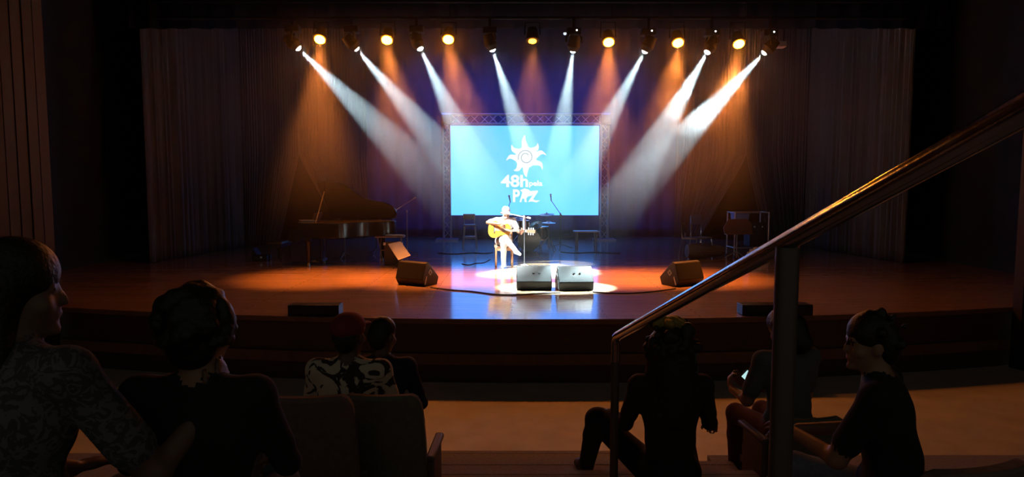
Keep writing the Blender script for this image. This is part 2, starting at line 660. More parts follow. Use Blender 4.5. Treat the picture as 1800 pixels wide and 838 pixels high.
ordn = ['leftmost', 'second from the left', 'third from the left', 'fourth from the left', 'fifth from the left', 'sixth from the left', 'seventh from the left', 'rightmost']
m_lens_w = emis('lit white lens', (.9, 1., 1.), 40.)
m_led = emis('lit status light', (1, 1, 1), 6.)
beams = [(525, 85), (627, 86), (739, 86), (866, 88), (1007, 90), (1133, 91), (1243, 92), (1343, 93)]
aims = [(-.5, .1, 0), (-.95, .9, 1.0), (-.38, -1.75, 0), (.35, .5, 0), (-.1, 1.2, 0), (-.45, .3, 0), (.32, -1.75, 0), (.1, .3, 0)]
for i, (px, py) in enumerate(beams):
    lens = D(px, py, YL - .05)
    tgt = Vector((POOL.x + aims[i][0], POOL.y + aims[i][1], SZ + aims[i][2]))
    d = (tgt - lens).normalized()
    back = lens - d * .30
    base = Vector((lens.x - d.x * .16, YL, lens.z + .43))
    t = thing('moving_head', 'black moving head lamp throwing a white beam, %s of the eight' % ordn[i], 'stage lamp', base, 0, 'white beam lamps')
    part('base', MB().box(base + Vector((0, 0, -.07)), (.26, .2, .12)), lamp_black, t, base, bevel=.015)
    part('clamp', MB().box(base + Vector((0, 0, (5.79 - base.z) / 2)), (.05, .07, 5.83 - base.z)), lamp_black, t, base)
    piv = lens - d * .16
    side = d.cross(Vector((0, 0, 1))).normalized()
    for s in (-1, 1):
        yk = MB().tube([base + Vector((0, 0, -.12)) + side * .1 * s, piv + Vector((0, 0, .09)) + side * .15 * s, piv + side * .15 * s], .022, 6)
        part('yoke_arm', yk, lamp_black, t, base)
    hd = MB().cyl(back, lens - d * .10, .09, .12, 16).cyl(lens - d * .10, lens - d * .006, .12, .075, 16)
    part('head', hd, lamp_black, t, base)
    part('lens', MB().ball(lens - d * .03, .062, 16, 10), m_lens_w, t, base, label='glowing white lens')
    if i >= 4:
        part('status_light', MB().ball(base + Vector((.05, -.105, -.06)), .014), m_led, t, base)
    pw = W_BEAM * (1.0 if i < 6 else 1.35)
    spot('beam', lens + d * .045, tgt, pw, (.68, .95, 1.), 16.8, .30, .03, t, base)

oranges = [(562, 70, 1), (680, 71, 1), (788, 70, 1), (936, 73, .35), (1070, 75, 1.15), (1192, 76, 1), (1299, 78, 1)]
m_lens_o = emis('lit amber lens', (1., .23, .003), 300.)
m_lens_o2 = emis('dim amber lens', (1., .22, .005), 60.)
o_aim = [(-.2, .5), (.5, .5), (.8, .4), (0, .4), (-.1, .4), (-.5, .5), (-.6, .5)]
for i, (px, py, k) in enumerate(oranges):
    lens = D(px, py, YL - .12)
    tgt = Vector((lens.x + o_aim[i][0], lens.y + o_aim[i][1], SZ))
    d = (tgt - lens).normalized()
    base = Vector((lens.x, YL, 5.74))
    lab = 'par can lamp with a glowing amber lens, %s of the seven' % ordn[i] if i not in (3, 6) else ('par can lamp with the smallest dim amber lens, middle of the seven' if i == 3 else 'par can lamp with a glowing amber lens, rightmost of the seven')
    t = thing('par_can', lab, 'stage lamp', base, 0, 'amber par cans')
    # the can leans towards the audience so that its lens is seen
    face = (Vector((0, -.62 if i != 3 else -.28, -.8))).normalized()
    part('can', MB().cyl(lens - face * .26, lens - face * .012, .09, .125, 18), lamp_black, t, base)
    part('bracket', MB().tube([lens - face * .14 + Vector((-.14, 0, 0)), base + Vector((-.13, 0, -.03)), base + Vector((.13, 0, -.03)), lens - face * .14 + Vector((.14, 0, 0))], .014, 6), lamp_black, t, base)
    part('lens', MB().cyl(lens - face * .012, lens + face * .002, .095 if i != 3 else .07, n=20), m_lens_o if i != 3 else m_lens_o2, t, base, label='glowing amber lens')
    spot('amber_light', lens + face * .03, tgt, W_ORANGE * k, (1., .25, .04), 48, 1.0, .08, t, base)

# small pale lamp box at the right end of the row
pb = D(1372, 79, YL)
t = thing('lamp_box', 'small pale grey lamp housing past the right end of the row', 'stage lamp', pb)
part('body', MB().box((0, 0, 0), (.16, .2, .1)), mat('pale grey plastic', (.4, .4, .45), .5), t, bevel=.01)
part('bracket', MB().tube([(-.06, 0, .04), (-.06, 0, .3), (.06, 0, .3), (.06, 0, .04)], .01, 6), lamp_black, t)
# small lamp beside the fifth head
pb = D(993, 59, YL)
t = thing('pin_lamp', 'tiny lit pin lamp beside the middle moving heads', 'stage lamp', pb)
part('body', MB().cyl((0, .1, .02), (0, 0, 0), .035, .04), lamp_black, t)
part('lens', MB().cyl((0, -.004, 0), (0, 0, 0), .03), emis('weak white lens', (.7, .8, 1.), 1.2), t)

# blue washes on a rear batten above the frame of the photograph
rb = thing('rear_batten', 'black pipe batten high above the screen', 'batten', (X0, 20.6, 8.75))
part('pipe', MB().cyl((-6, 0, 0), (6, 0, 0), .03), lamp_black, rb)
for i, x in enumerate((-3.4, -1.1, 1.1, 3.4)):
    c = Vector((X0 + x, 20.6, 8.55))
    tg = Vector((X0 + x * .8, 23.0, 2.4))
    d = (tg - c).normalized()
    t = thing('wash_lamp', 'black wash lamp colouring the backdrop deep blue, %s of four' % ordn[i], 'stage lamp', c, 0, 'blue wash lamps')
    part('can', MB().cyl(c - d * .25, c, .09, .12, 16), lamp_black, t, c)
    part('bracket', MB().tube([c + Vector((-.13, 0, 0)) - d * .12, c + Vector((-.13, 0, .2)), c + Vector((.13, 0, .2)), c + Vector((.13, 0, 0)) - d * .12], .012, 6), lamp_black, t, c)
    spot('blue_light', c + d * .03, tg, W_BLUE, (.03, .15, 1.), 95, 1., .1, t, c)

# ================================================================ THINGS ON THE STAGE
# ---- floor monitors
WP = [(-.17, 0), (-.22, .155), (-.02, .40), (.03, .41), (.27, .13), (.22, 0)]


WP2 = [(-.15, 0), (-.22, .12), (-.12, .40), (-.05, .42), (.25, .13), (.20, 0)]


def wedge(label, loc, rz, w=.60, k=1.0, marks=True):
    t = thing('stage_monitor', label, 'loudspeaker', loc, rz, 'wedge monitors on the stage floor')
    pts = [(y * k, z * k) for y, z in (WP if marks else WP2)]
    part('cabinet', MB().prism([(-w / 2, y, z) for y, z in pts], (w, 0, 0)), black_box, t, bevel=.012)
    q3, q4 = (WP if marks else WP2)[3:5]
    a, c = Vector((0, q3[0] * k, q3[1] * k)), Vector((0, q4[0] * k, q4[1] * k))
    n = Vector((0, a.z - c.z, c.y - a.y)).normalized()
    a, c = a + (c - a) * .06, a + (c - a) * .94
    h = Vector((w / 2 - .03, 0, 0))
    part('grille', MB().prism([a - h, a + h, c + h, c - h], n * .012), grille, t)
    for s in (-1, 1):
        hx = s * (w / 2 + .002)
        # diamond shaped handle cup with its rim
        cup = part('handle_cup', MB().prism([(hx, .0 + .055, .24), (hx, 0, .30), (hx, -.055, .24), (hx, 0, .18)], (s * .004, 0, 0)), mat('grey handle rim', (.22, .21, .2), .5), t)
        part('recess', MB().prism([(hx + s * .004, .03, .24), (hx + s * .004, 0, .275), (hx + s * .004, -.03, .24), (hx + s * .004, 0, .205)], (s * .002, 0, 0)), rubber, cup)
        part('side_rail', MB().box((s * (w / 2 + .004), -.135, .11), (.008, .02, .15), rx=-.35), mat('worn metal strip', (.45, .44, .42), .4, .6), t)
    if marks:
        nb = Vector((0, -.27, .2)).normalized()
        for x in (.0, .1):
            p = Vector((x - .02, -.102 * k, .30 * k))
            part('socket', MB().cyl(p, p + nb * .012, .018, n=10), rubber, t)
    return t


g = G(939, 510)
wedge('black floor monitor in the light pool, nearer the guitarist', (g.x, g.y + .17, SZ), 0.0)
g = G(1011, 511)
wedge('black floor monitor in the light pool, on the side away from the guitarist', (g.x, g.y + .17, SZ), .10)
g = G(729, 503)
wedge('black floor monitor standing alone below the white sheet stand', (g.x, g.y + .24, SZ), -.52, .62, 1.04, False)
g = G(1206, 504)
wedge('black floor monitor standing alone at the right of the stage', (g.x, g.y + .26, SZ), .52, .62, 1.06, False)

# ---- low boxes on the lip of the stage
for px0, px1, lab in ((501, 592, 'low black front fill speaker on the left lip of the stage'), (1311, 1437, 'low black front fill speaker on the right lip of the stage')):
    a, c = G(px0, 558), G(px1, 558)
    w = c.x - a.x
    xm = (a.x + c.x) / 2
    t = thing('front_fill_speaker', lab, 'loudspeaker', (xm, edge_y(xm) + .16, SZ), 0)
    part('cabinet', MB().box((0, 0, .075), (w, .24, .15)), black_metal, t, bevel=.01)
    part('grille', MB().box((0, -.123, .075), (w - .06, .008, .11)), grille, t)
    for s in (-1, 1):
        part('foot', MB().box((s * (w / 2 - .05), 0, .004), (.05, .2, .012)), rubber, t)


# ---- cables
def cable(label, pts, r=.011):
    w = [G(px, py) for px, py in pts]
    sm = []
    for i in range(len(w) - 1):
        p0, p1, p2, p3 = w[max(i - 1, 0)], w[i], w[i + 1], w[min(i + 2, len(w) - 1)]
        for k in range(8):
            t = k / 8
            sm.append(.5 * ((2 * p1) + (p2 - p0) * t + (2 * p0 - 5 * p1 + 4 * p2 - p3) * t * t + (3 * p1 - p0 - 3 * p2 + p3) * t ** 3))
    sm.append(w[-1])
    c = sm[0].copy()
    o = part('cable', MB().tube([(p.x, p.y, SZ + r) for p in sm], r, 6), rubber, None, (c.x, c.y, SZ))
    o.location = (c.x, c.y, SZ)
    tag(o, label, 'cable')


cable('black cable on the boards from the left floor monitor to the middle pair', [(757, 506), (790, 510), (830, 513), (870, 518), (905, 519), (940, 517), (985, 515)])
cable('black cable on the boards from the middle monitors to the right floor monitor', [(1042, 514), (1075, 516), (1110, 516), (1150, 513), (1188, 508)])
cable('thin black cable curling on the boards left of the guitarist', [(812, 464), (824, 466), (836, 463), (850, 462), (862, 456)], .008)
cable('thin dark cable lying below the bar stool', [(770, 445), (795, 447), (830, 445), (852, 446), (866, 444)], .012)
cable('black cable lying behind the two middle monitors on the right', [(985, 443), (1010, 445), (1050, 444), (1090, 446)], .01)


# ---- microphone stands
def mic_stand(label, base, h, boom, mic_to, legs=.3, mt=None, mic=True, pole_r=.011, tilt=0., name='microphone_stand', pole_m=None):
    """base: foot point, h: pole height, boom: (start offset, end offset) from pole top, mic_to: direction of the mic"""
    mt = mt or black_metal
    t = thing(name, label, 'microphone stand', base)
    part('pole', MB().cyl((0, 0, .04), (0, 0, h), pole_r, n=10).cyl((0, 0, .03), (0, 0, h * .5), pole_r * 1.35, n=10), pole_m or mt, t)
    for k in range(3):
        a = 2 * math.pi * k / 3 + .4 + tilt
        part('leg', MB().tube([(0, 0, .14), (legs * .8 * math.cos(a), legs * .8 * math.sin(a), .03), (legs * math.cos(a), legs * math.sin(a), .012)], .011, 6), mt, t)
    part('clutch', MB().cyl((0, 0, h - .03), (0, 0, h + .03), .022, n=10), mt, t)
    if boom:
        a, c = Vector(boom[0]) + Vector((0, 0, h)), Vector(boom[1]) + Vector((0, 0, h))
        part('boom', MB().cyl(a, c, .010, n=8), mt, t)
        part('counterweight', MB().cyl(a, a + (c - a).normalized() * .08, .02, n=10), mt, t)
    else:
        c = Vector((0, 0, h))
    if mic:
        m = Vector(mic_to).normalized()
        b_ = part('microphone', MB().cyl(c - m * .02, c + m * .15, .014, .022, 12), mt, t)
        part('mic_head', MB().ball(c + m * .17, .03, 12, 8), mat('mic mesh', (.25, .25, .27), .4, .8), b_)
    return t


PERF = G(887, 470)
PERF = Vector((PERF.x, PERF.y, SZ))
m_boom = mat('pale grey boom metal', (.72, .72, .74), .35, .5)
g = G(922, 478)
mic_stand('grey boom microphone stand in front of the guitarist with arm at his face', (g.x, g.y + .25, SZ), 1.14, ((.13, .0, -.03), (-.32, .1, .06)), (-.9, .3, .1), .26, m_boom, pole_r=.007, pole_m=mat('dark pole metal', (.06, .06, .065), .4, .5))
g = D(922, 395, G(922, 478).y + .05)
t = thing('condenser_microphone', 'small upright condenser microphone beside the guitar headstock', 'microphone', (g.x - .0, g.y + .16, SZ))
zc = g.z - SZ
part('stand_rod', MB().cyl((0, 0, 0), (0, 0, zc - .1), .006, n=8), MATS['dark pole metal'], t)
part('base', MB().cyl((0, 0, 0), (0, 0, .02), .1, n=20), black_metal, t)
part('microphone', MB().cyl((0, 0, zc - .12), (0, 0, zc + .12), .034, n=14), mat('blue grey mic body', (.35, .42, .55), .3, .7), t, bevel=.006)

# overhead mics in front of the screen
y = 18.6
g = D(985, 376, y)
mic_stand('tall black microphone stand with its arm rising left against the screen', (g.x, y, SZ), g.z - SZ, ((.06, 0, -.08), (-.26, 0, .38)), (-.1, 0, 1), .4, rubber, pole_r=.013)
g = D(892, 372, y)
mic_stand('tall black microphone stand rising behind the guitarist with a mic against the screen', (g.x, y, SZ), g.z - SZ, ((-.05, 0, -.08), (.08, 0, .28)), (-.2, 0, 1), .4, rubber, pole_r=.013)


# ---- drum kit behind the guitarist
chrome_d = mat('drum chrome', (.7, .7, .72), .25, 1.)
shell = mat('black drum shell', (.02, .02, .025), .25, 0, .5)
skin_d = mat('smoky drum head', (.12, .13, .15), .5)
bronze = mat('bronze cymbal', (.55, .32, .12), .3, 1., bump=.1, scale=60)
pale_c = mat('pale silver cymbal', (.75, .73, .78), .3, .9)


def drum(label, loc, r, h, name, axis='Z', lug=8, elev=0., legs=True):
    t = thing(name, label, 'drum', loc)
    c = (0, 0, elev)
    if axis == 'Z':
        part('shell', MB().cyl((0, 0, elev), (0, 0, elev + h), r, n=28), shell, t)
        part('drum_head', MB().cyl((0, 0, elev + h), (0, 0, elev + h + .006), r * .98, n=28), skin_d, t)
        for z in (elev + .01, elev + h - .02):
            part('hoop', MB().lathe([(r, z), (r + .014, z), (r + .014, z + .03), (r, z + .03)], n=28), chrome_d, t)
        for k in range(lug):
            a = 2 * math.pi * k / lug
            part('lug', MB().box((r * 1.02 * math.cos(a), r * 1.02 * math.sin(a), elev + h / 2), (.02, .02, h * .5), a), chrome_d, t)
        if legs:
            for k in range(3):
                a = 2 * math.pi * k / 3 + .5
                part('leg', MB().tube([(r * 1.03 * math.cos(a), r * 1.03 * math.sin(a), elev + h * .6), (r * 1.03 * math.cos(a), r * 1.03 * math.sin(a), .05), (r * 1.2 * math.cos(a), r * 1.2 * math.sin(a), .01)], .008, 6), chrome_d, t)
    else:
        z = r + .02
        part('shell', MB().cyl((0, 0, z), (0, h, z), r, n=32), shell, t)
        part('drum_head', MB().cyl((0, -.004, z), (0, 0, z), r * .97, n=32), skin_d, t)
        for y_ in (-.012, h - .02):
            part('hoop', MB().lathe([(r, -y_), (r + .02, -y_), (r + .02, -y_ - .035), (r, -y_ - .035)], (0, 0, z), 32, 'Y'), shell, t)
        for k in range(lug):
            a = 2 * math.pi * k / lug + .2
            part('lug', MB().box((r * 1.03 * math.cos(a), .05, z + r * 1.03 * math.sin(a)), (.03, .06, .02), ry=-a), chrome_d, t)
        for s in (-1, 1):
            part('spur', MB().tube([(s * r * .9, .1, z - .1), (s * r * 1.25, -.06, .012)], .009, 6), chrome_d, t)
    return t


def cymbal(label, loc, h, r, tx, ty, m, cat='cymbal', legs=.3):
    t = thing('cymbal', label, cat, loc)
    part('pole', MB().cyl((0, 0, .2), (0, 0, h + .03), .010, n=8).cyl((0, 0, .1), (0, 0, h * .55), .014, n=8), chrome_d, t)
    for k in range(3):
        a = 2 * math.pi * k / 3 + .9
        part('leg', MB().tube([(0, 0, .42), (legs * math.cos(a), legs * math.sin(a), .012)], .011, 6), chrome_d, t)
    R = Matrix.Rotation(ty, 3, 'Y') @ Matrix.Rotation(tx, 3, 'X')
    mb = MB().lathe([(.012, .028), (.05, .024), (.07, .008), (r * .6, .0), (r, -.012), (r, -.016), (r * .6, -.004), (.07, .003), (.012, .02)], n=28)
    mb.v = [tuple(R @ Vector(p) + Vector((0, 0, h))) for p in mb.v]
    part('disc', mb, m, t)
    part('wing_nut', MB().ball((0, 0, h + .04), .018, 8, 6), chrome_d, t)
    return t


YD = 18.0
k = lambda px, y=YD: (px - 900) / F_PX * y
drum('black bass drum lying on its side behind the microphone stand', (k(930), YD - .1, SZ), .29, .42, 'bass_drum', 'Y', 8)
drum('black floor tom standing right of the bass drum', (k(953), YD + .45, SZ), .2, .38, 'floor_tom', 'Z', 6, .26)
drum('small black tom raised above the bass drum', (k(921), YD + .05, SZ), .14, .2, 'rack_tom', 'Z', 6, .63, True)
drum('shallow black snare drum on a stand half hidden by the guitarist', (k(902), YD + .3, SZ), .17, .15, 'snare_drum', 'Z', 8, .5, True)
cymbal('dark tilted cymbal right above the guitar neck', (k(911), YD + .25, SZ), .88, .2, .2, .1, mat('dull cymbal', (.35, .33, .36), .4, .9))
cymbal('bronze cymbal tilted steeply behind the guitar headstock', (k(943), YD + .3, SZ), .70, .2, .5, -.35, bronze)
cymbal('flat pale cymbal on a chrome stand standing clear to the right of the drums', (k(964), YD - .2, SZ), .80, .19, .03, .02, pale_c, legs=.34)
cymbal('dull cymbal higher and behind the flat pale cymbal', (k(961, 18.8), 18.8, SZ), .98, .22, .12, -.06, MATS['dull cymbal'])

# ---- bar stool
g = G(826, 434)
t = thing('bar_stool', 'grey metal bar stool with a low back, in front of the screen', 'stool', (g.x, g.y, SZ), .15)
pad = mat('grey blue seat pad', (.16, .17, .2), .6)
tubem = mat('grey tube', (.55, .53, .5), .4, .7)
part('seat', MB().box((0, 0, .64), (.37, .36, .05)), pad, t, bevel=.02)
for sx in (-1, 1):
    for sy in (-1, 1):
        part('leg', MB().cyl((sx * .15, sy * .14, .63), (sx * .2, sy * .19, 0), .014, n=8), tubem, t)
    part('back_post', MB().cyl((sx * .15, .17, .62), (sx * .165, .22, .95), .013, n=8), tubem, t)
part('backrest', MB().box((0, .215, .88), (.36, .03, .17), rx=-.1), pad, t, bevel=.012)
for z, r in ((.27, .19), (.30, .185)):
    part('foot_rail', MB().tube([(-r, -r, z), (r, -r, z), (r, r, z), (-r, r, z), (-r, -r, z)], .010, 6), tubem, t)

# ---- small table to the right of the drums
g = G(1030, 438)
t = thing('side_table', 'low table with a pale top right of the drums', 'table', (g.x, g.y, SZ), .03)
part('tabletop', MB().box((0, 0, .51), (.70, .45, .035)), mat('pale laminate', (.5, .47, .5), .5), t, bevel=.008)
for sx in (-1, 1):
    for sy in (-1, 1):
        part('leg', MB().box((sx * .27, sy * .18, .247), (.035, .035, .494)), mat('grey table leg', (.14, .15, .17), .5), t)
    part('stretcher', MB().box((sx * .27, 0, .12), (.02, .34, .03)), MATS['grey table leg'], t)

# ---- chair of the guitarist
t = thing('wooden_chair', 'brown wooden chair under the guitarist', 'chair', (PERF.x - .02, PERF.y + .32, SZ), .05)
for sx in (-1, 1):
    part('leg', MB().box((sx * .18, -.2, .215), (.04, .04, .43)), wood_chair, t, bevel=.006)
    part('leg', MB().box((sx * .18, .2, .4), (.04, .04, .8), rx=-.06), wood_chair, t, bevel=.006)
    part('stretcher', MB().box((sx * .18, 0, .2), (.02, .38, .03)), wood_chair, t)
part('seat', MB().box((0, 0, .445), (.43, .43, .04)), wood_chair, t, bevel=.012)
for z in (.62, .74):
    part('back_rail', MB().box((0, .215 + (z - .6) * .05, z), (.36, .025, .07)), wood_chair, t, bevel=.008)
part('apron', MB().box((0, -.2, .39), (.34, .02, .06)), wood_chair, t)

# ---- grand piano
PX, PY = -4.90, 15.05
piano = thing('grand_piano', 'glossy black grand piano with its lid raised', 'piano', (PX, PY, SZ))


def bez(p0, p1, p2, p3, n):
    return [tuple(((1 - t) ** 3) * a + 3 * t * (1 - t) ** 2 * b_ + 3 * t * t * (1 - t) * c + t ** 3 * d for a, b_, c, d in zip(p0, p1, p2, p3)) for t in [i / n for i in range(n + 1)]]


treble = [(.22, -.74), (.85, -.74)] + bez((.85, -.74), (1.35, -.74), (1.25, -.1), (1.75, .0), 10)[1:] + bez((1.75, .0), (2.1, .05), (2.16, .3), (2.16, .42), 6)[1:] + bez((2.16, .42), (2.16, .68), (2.02, .74), (1.9, .74), 5)[1:]
outline = treble + [(.22, .74)]
part('rim', MB().prism([(x, y_, .64) for x, y_ in outline], (0, 0, .33)), black_lacquer, piano, bevel=.008)
inner = [((x - 1.1) * .95 + 1.1, y_ * .94, .972) for x, y_ in outline]
part('soundboard', MB().prism(inner, (0, 0, .004)), mat('gold iron frame', (.25, .15, .05), .45, .3), piano)
for s in (-1, 1):
    part('cheek', MB().box((.11, s * .70, .75), (.24, .08, .22)), black_lacquer, piano, bevel=.015)
part('keybed', MB().box((.12, 0, .62), (.26, 1.48, .08)), black_lacquer, piano, bevel=.008)
kb = MB()
for i in range(52):
    kb.box((.105, -.64 + 1.28 * (i + .5) / 52, .685), (.15, 1.28 / 52 - .0015, .03))
part('white_keys', kb, mat('ivory keys', (.82, .78, .7), .25), piano)['kind'] = 'stuff'
kb = MB()
pat = [1, 1, 0, 1, 1, 1, 0]
for i in range(51):
    if pat[i % 7]:
        kb.box((.135, -.64 + 1.28 * (i + 1) / 52, .707), (.09, .011, .018))
part('black_keys', kb, black_lacquer, piano)['kind'] = 'stuff'
part('fallboard', MB().box((.225, 0, .80), (.02, 1.32, .2), ry=.15), black_lacquer, piano)
part('music_desk', MB().box((.42, 0, 1.08), (.02, .62, .2), ry=.3).box((.40, 0, .985), (.12, .62, .015)), mat('piano desk wood', (.09, .05, .03), .4), piano)
# lid: hinged on the straight far side
al = math.radians(37)


def lidp(x, y_, up=0.):
    dy = .74 - y_
    return Vector((x, .74 - dy * math.cos(al) + up * math.sin(al), .98 + dy * math.sin(al) + up * math.cos(al)))


lid_pts = [(x, y_) for x, y_ in outline if x > .5]
lid_pts = [(.56, -.74)] + lid_pts + [(.56, .74)]
part('lid', MB().prism([lidp(x, y_) for x, y_ in lid_pts], Vector((0, math.sin(al), math.cos(al))) * .02), black_lacquer, piano)
part('lid_flap', MB().prism([lidp(x, y_, .024) for x, y_ in ((.56, -.74), (.96, -.74), (.96, .74), (.56, .74))], Vector((0, math.sin(al), math.cos(al))) * .018), black_lacquer, piano)
part('lid_prop', MB().cyl((.56, -.62, .97), lidp(.64, -.40), .011, n=8), mat('brass brown prop', (.35, .22, .1), .4, .4), piano)
for i, y_ in enumerate((.6, .0)):
    pass
for x in (.7, 1.2, 1.7):
    part('hinge', MB().cyl((x - .04, .745, .98), (x + .04, .745, .98), .012, n=8), mat('brass hinge', (.5, .35, .12), .35, 1.), piano)
for x, y_ in ((.38, -.6), (.38, .6), (1.82, .4)):
    lg = part('leg', MB().prism([(x - .065, y_ - .065, .64), (x + .065, y_ - .065, .64), (x + .065, y_ + .065, .64), (x - .065, y_ + .065, .64)], (0, 0, -.08)).cyl((x, y_, .58), (x, y_, .09), .075, .045, 8), black_lacquer, piano)
    part('caster', MB().cyl((x - .02, y_, .04), (x + .02, y_, .04), .04, n=12).cyl((x, y_, .06), (x, y_, .1), .02, n=8), MATS['brass hinge'], lg)
part('pedal_lyre', MB().box((.52, 0, .36), (.05, .05, .56)).box((.52, .12, .36), (.04, .03, .56)).box((.52, -.12, .36), (.04, .03, .56)).box((.5, 0, .1), (.16, .36, .06)), black_lacquer, piano)
for y_ in (-.08, 0, .08):
    part('pedal', MB().box((.38, y_, .06), (.16, .03, .015)), MATS['brass hinge'], piano)
# papers on the piano's front top
t = thing('sheet_music', 'stack of loose sheets catching amber light on the piano top', 'papers', (PX + .33, PY - .45, SZ + .977))
rr = random.Random(3)
for i in range(7):
    part('sheet', MB().box((rr.uniform(-.05, .05), rr.uniform(-.04, .08), .003 + .009 * i), (.3, .21, .005), rr.uniform(-.5, .5), rx=rr.uniform(-.06, .06)), paper, t)

# ---- piano bench and a low case
g = G(487, 459)
t = thing('piano_bench', 'black padded piano bench in front of the keyboard', 'bench', (g.x, g.y + .2, SZ), 0)
part('cushion', MB().box((0, 0, .44), (.36, .75, .08)), mat('black bench leather', (.03, .025, .022), .35), t, bevel=.025)
part('frame', MB().box((0, 0, .37), (.32, .70, .06)), black_lacquer, t)
for sx in (-1, 1):
    for sy in (-1, 1):
        part('leg', MB().cyl((sx * .13, sy * .31, .36), (sx * .14, sy * .32, 0), .028, .02, 8), black_lacquer, t)
g = G(455, 459)
t = thing('low_case', 'low black case with a raised end left of the piano bench', 'case', (g.x, g.y + .2, SZ))
part('body', MB().box((0, 0, .07), (.36, .35, .14)), black_metal, t, bevel=.02)
part('raised_end', MB().prism([(-.18, -.15, .14), (-.06, -.15, .14), (-.16, -.15, .30), (-.2, -.15, .30)], (0, .3, 0)), black_metal, t)
part('latch', MB().box((.05, -.18, .09), (.05, .012, .04)), chrome, t)

# ---- mic stands at the piano
g = G(608, 452)
h = D(608, 352, g.y).z - SZ
mic_stand('dark microphone stand standing in front of the open piano with a curved neck', (g.x, g.y - .1, SZ), h, ((0, 0, 0), (.15, .05, .16)), (.6, .2, -.2), .28, mat('dull stand metal', (.22, .2, .18), .5, .5))
g = G(716, 448)
h = D(716, 371, g.y).z - SZ
mic_stand('dark boom stand right of the piano with its long arm aimed at the strings', (g.x, g.y, SZ), h, ((.24, 0, .36), (-.62, -.2, -.2)), (-.9, -.2, -.2), .3, MATS['dull stand metal'])
g = G(655, 460)
h = D(655, 385, g.y).z - SZ
mic_stand('short dark microphone stand close to the tail of the piano', (g.x - .3, g.y + 1.9, SZ), h + .1, ((.05, 0, -.05), (-.2, -.15, .12)), (-.6, -.6, -.2), .28, black_metal)

# ---- small table with papers, and the sheet stand
g = G(684, 464)
t = thing('folding_table', 'small folding table holding papers right of the piano', 'table', (g.x, g.y + .2, SZ), .05)
part('tabletop', MB().box((0, 0, .62), (.66, .42, .025)), mat('worn table wood', (.2, .13, .09), .5), t, bevel=.005)
for sx in (-1, 1):
    part('leg', MB().tube([(sx * .26, -.17, .6), (sx * .2, .17, .012)], .013, 6), MATS['dull stand metal'], t)
    part('leg', MB().tube([(sx * .24, .17, .6), (sx * .22, -.17, .012)], .013, 6), MATS['dull stand metal'], t)
part('stretcher', MB().cyl((-.22, -.0, .3), (.22, .0, .3), .01, n=8), MATS['dull stand metal'], t)
p = thing('papers', 'bundle of loose papers lying on the small folding table', 'papers', (g.x + .07, g.y + .16, SZ + .633))
for i in range(5):
    part('sheet', MB().box((rr.uniform(-.06, .1), rr.uniform(-.05, .05), .004 + .007 * i), (.34, .24, .004), rr.uniform(-.4, .4), rx=rr.uniform(-.03, .03)), paper, p)
# tilted white sheet on a dark stand
q = [D(682, 429, 14.25), D(704, 424, 14.32), D(722, 449, 14.02), D(700, 457, 13.95)]
c = G(700, 466)
t = thing('sheet_stand', 'low dark stand holding a large tilted white sheet', 'music stand', (c.x, 14.25, SZ))
off = (c.x, 14.25, SZ)
nq = (q[1] - q[0]).cross(q[3] - q[0]).normalized()
if nq.y > 0:
    nq = -nq
part('sheet', MB().prism(q, nq * .006), paper, t, off)
part('desk', MB().prism([p_ - nq * .02 for p_ in q], nq * .016), black_metal, t, off)
ctr = sum(q, Vector()) / 4
part('pole', MB().cyl(ctr - nq * .02, (ctr.x, ctr.y + .15, SZ + .05), .014, n=8), black_metal, t, off)
part('lip', MB().cyl(q[3] + nq * .012, q[2] + nq * .012, .010, n=8), mat('pale lip', (.6, .58, .55), .5), t, off)
for k3 in range(3):
    a = 2 * math.pi * k3 / 3
    part('leg', MB().tube([(ctr.x, ctr.y + .15, SZ + .16), (ctr.x + .26 * math.cos(a), ctr.y + .15 + .26 * math.sin(a), SZ + .012)], .012, 6), black_metal, t, off)
t = thing('equipment_case', 'black upright equipment case behind the tilted white sheet', 'case', (c.x - .1, 14.75, SZ), .1)
part('body', MB().box((0, 0, .27), (.4, .3, .52)), black_metal, t, bevel=.015)
for s in (-1, 1):
    part('corner', MB().box((s * .19, -.14, .5), (.05, .05, .06)), mat('worn metal strip', (.45, .44, .42), .4, .6), t)
    part('wheel', MB().cyl((s * .15, -.03, .02), (s * .15, .03, .02), .02, n=10), rubber, t)

# ---- things at the right of the stage
YR = 16.2
kr = lambda px: (px - 900) / F_PX * YR
gig = mat('dark gig bag nylon', (.035, .033, .04), .7, bump=.2, scale=40)


def blob_row(mb, pts):
    for c_, r in pts:
        mb.ball(c_, r, 18, 12)
    return mb


t = thing('gig_bag', 'soft dark instrument bag lying on the boards at the right', 'bag', (kr(1240), YR - .1, SZ), .1)
part('body', MB().lathe([(.02, -.5), (.16, -.48), (.2, -.36), (.2, -.1), (.155, .1), (.15, .3), (.1, .46), (.02, .5)], (0, 0, .19), 20, 'X'), gig, t)
part('handle', MB().tube([(-.12, -.15, .34), (-.1, -.19, .42), (.06, -.18, .42), (.08, -.14, .34)], .012, 6), rubber, t)
part('zip', MB().tube([(-.46, -.13, .19), (-.3, -.2, .2), (0, -.185, .2), (.3, -.15, .2), (.45, -.1, .19)], .006, 6), chrome, t)


def steel_chair(label, loc, rz, m, bh):
    t = thing('steel_chair', label, 'chair', loc, rz)
    part('seat', MB().box((0, 0, .45), (.40, .40, .04)), pad, t, bevel=.015)
    part('backrest', MB().box((0, .2, bh - .12), (.38, .03, .26), rx=-.12), m, t, bevel=.03)
    for sx in (-1, 1):
        part('leg', MB().tube([(sx * .18, -.18, .45), (sx * .2, -.21, 0)], .014, 8), chrome, t)
        part('leg', MB().tube([(sx * .17, .22, bh), (sx * .18, .18, .45), (sx * .2, .26, 0)], .014, 8), chrome, t)
    return t


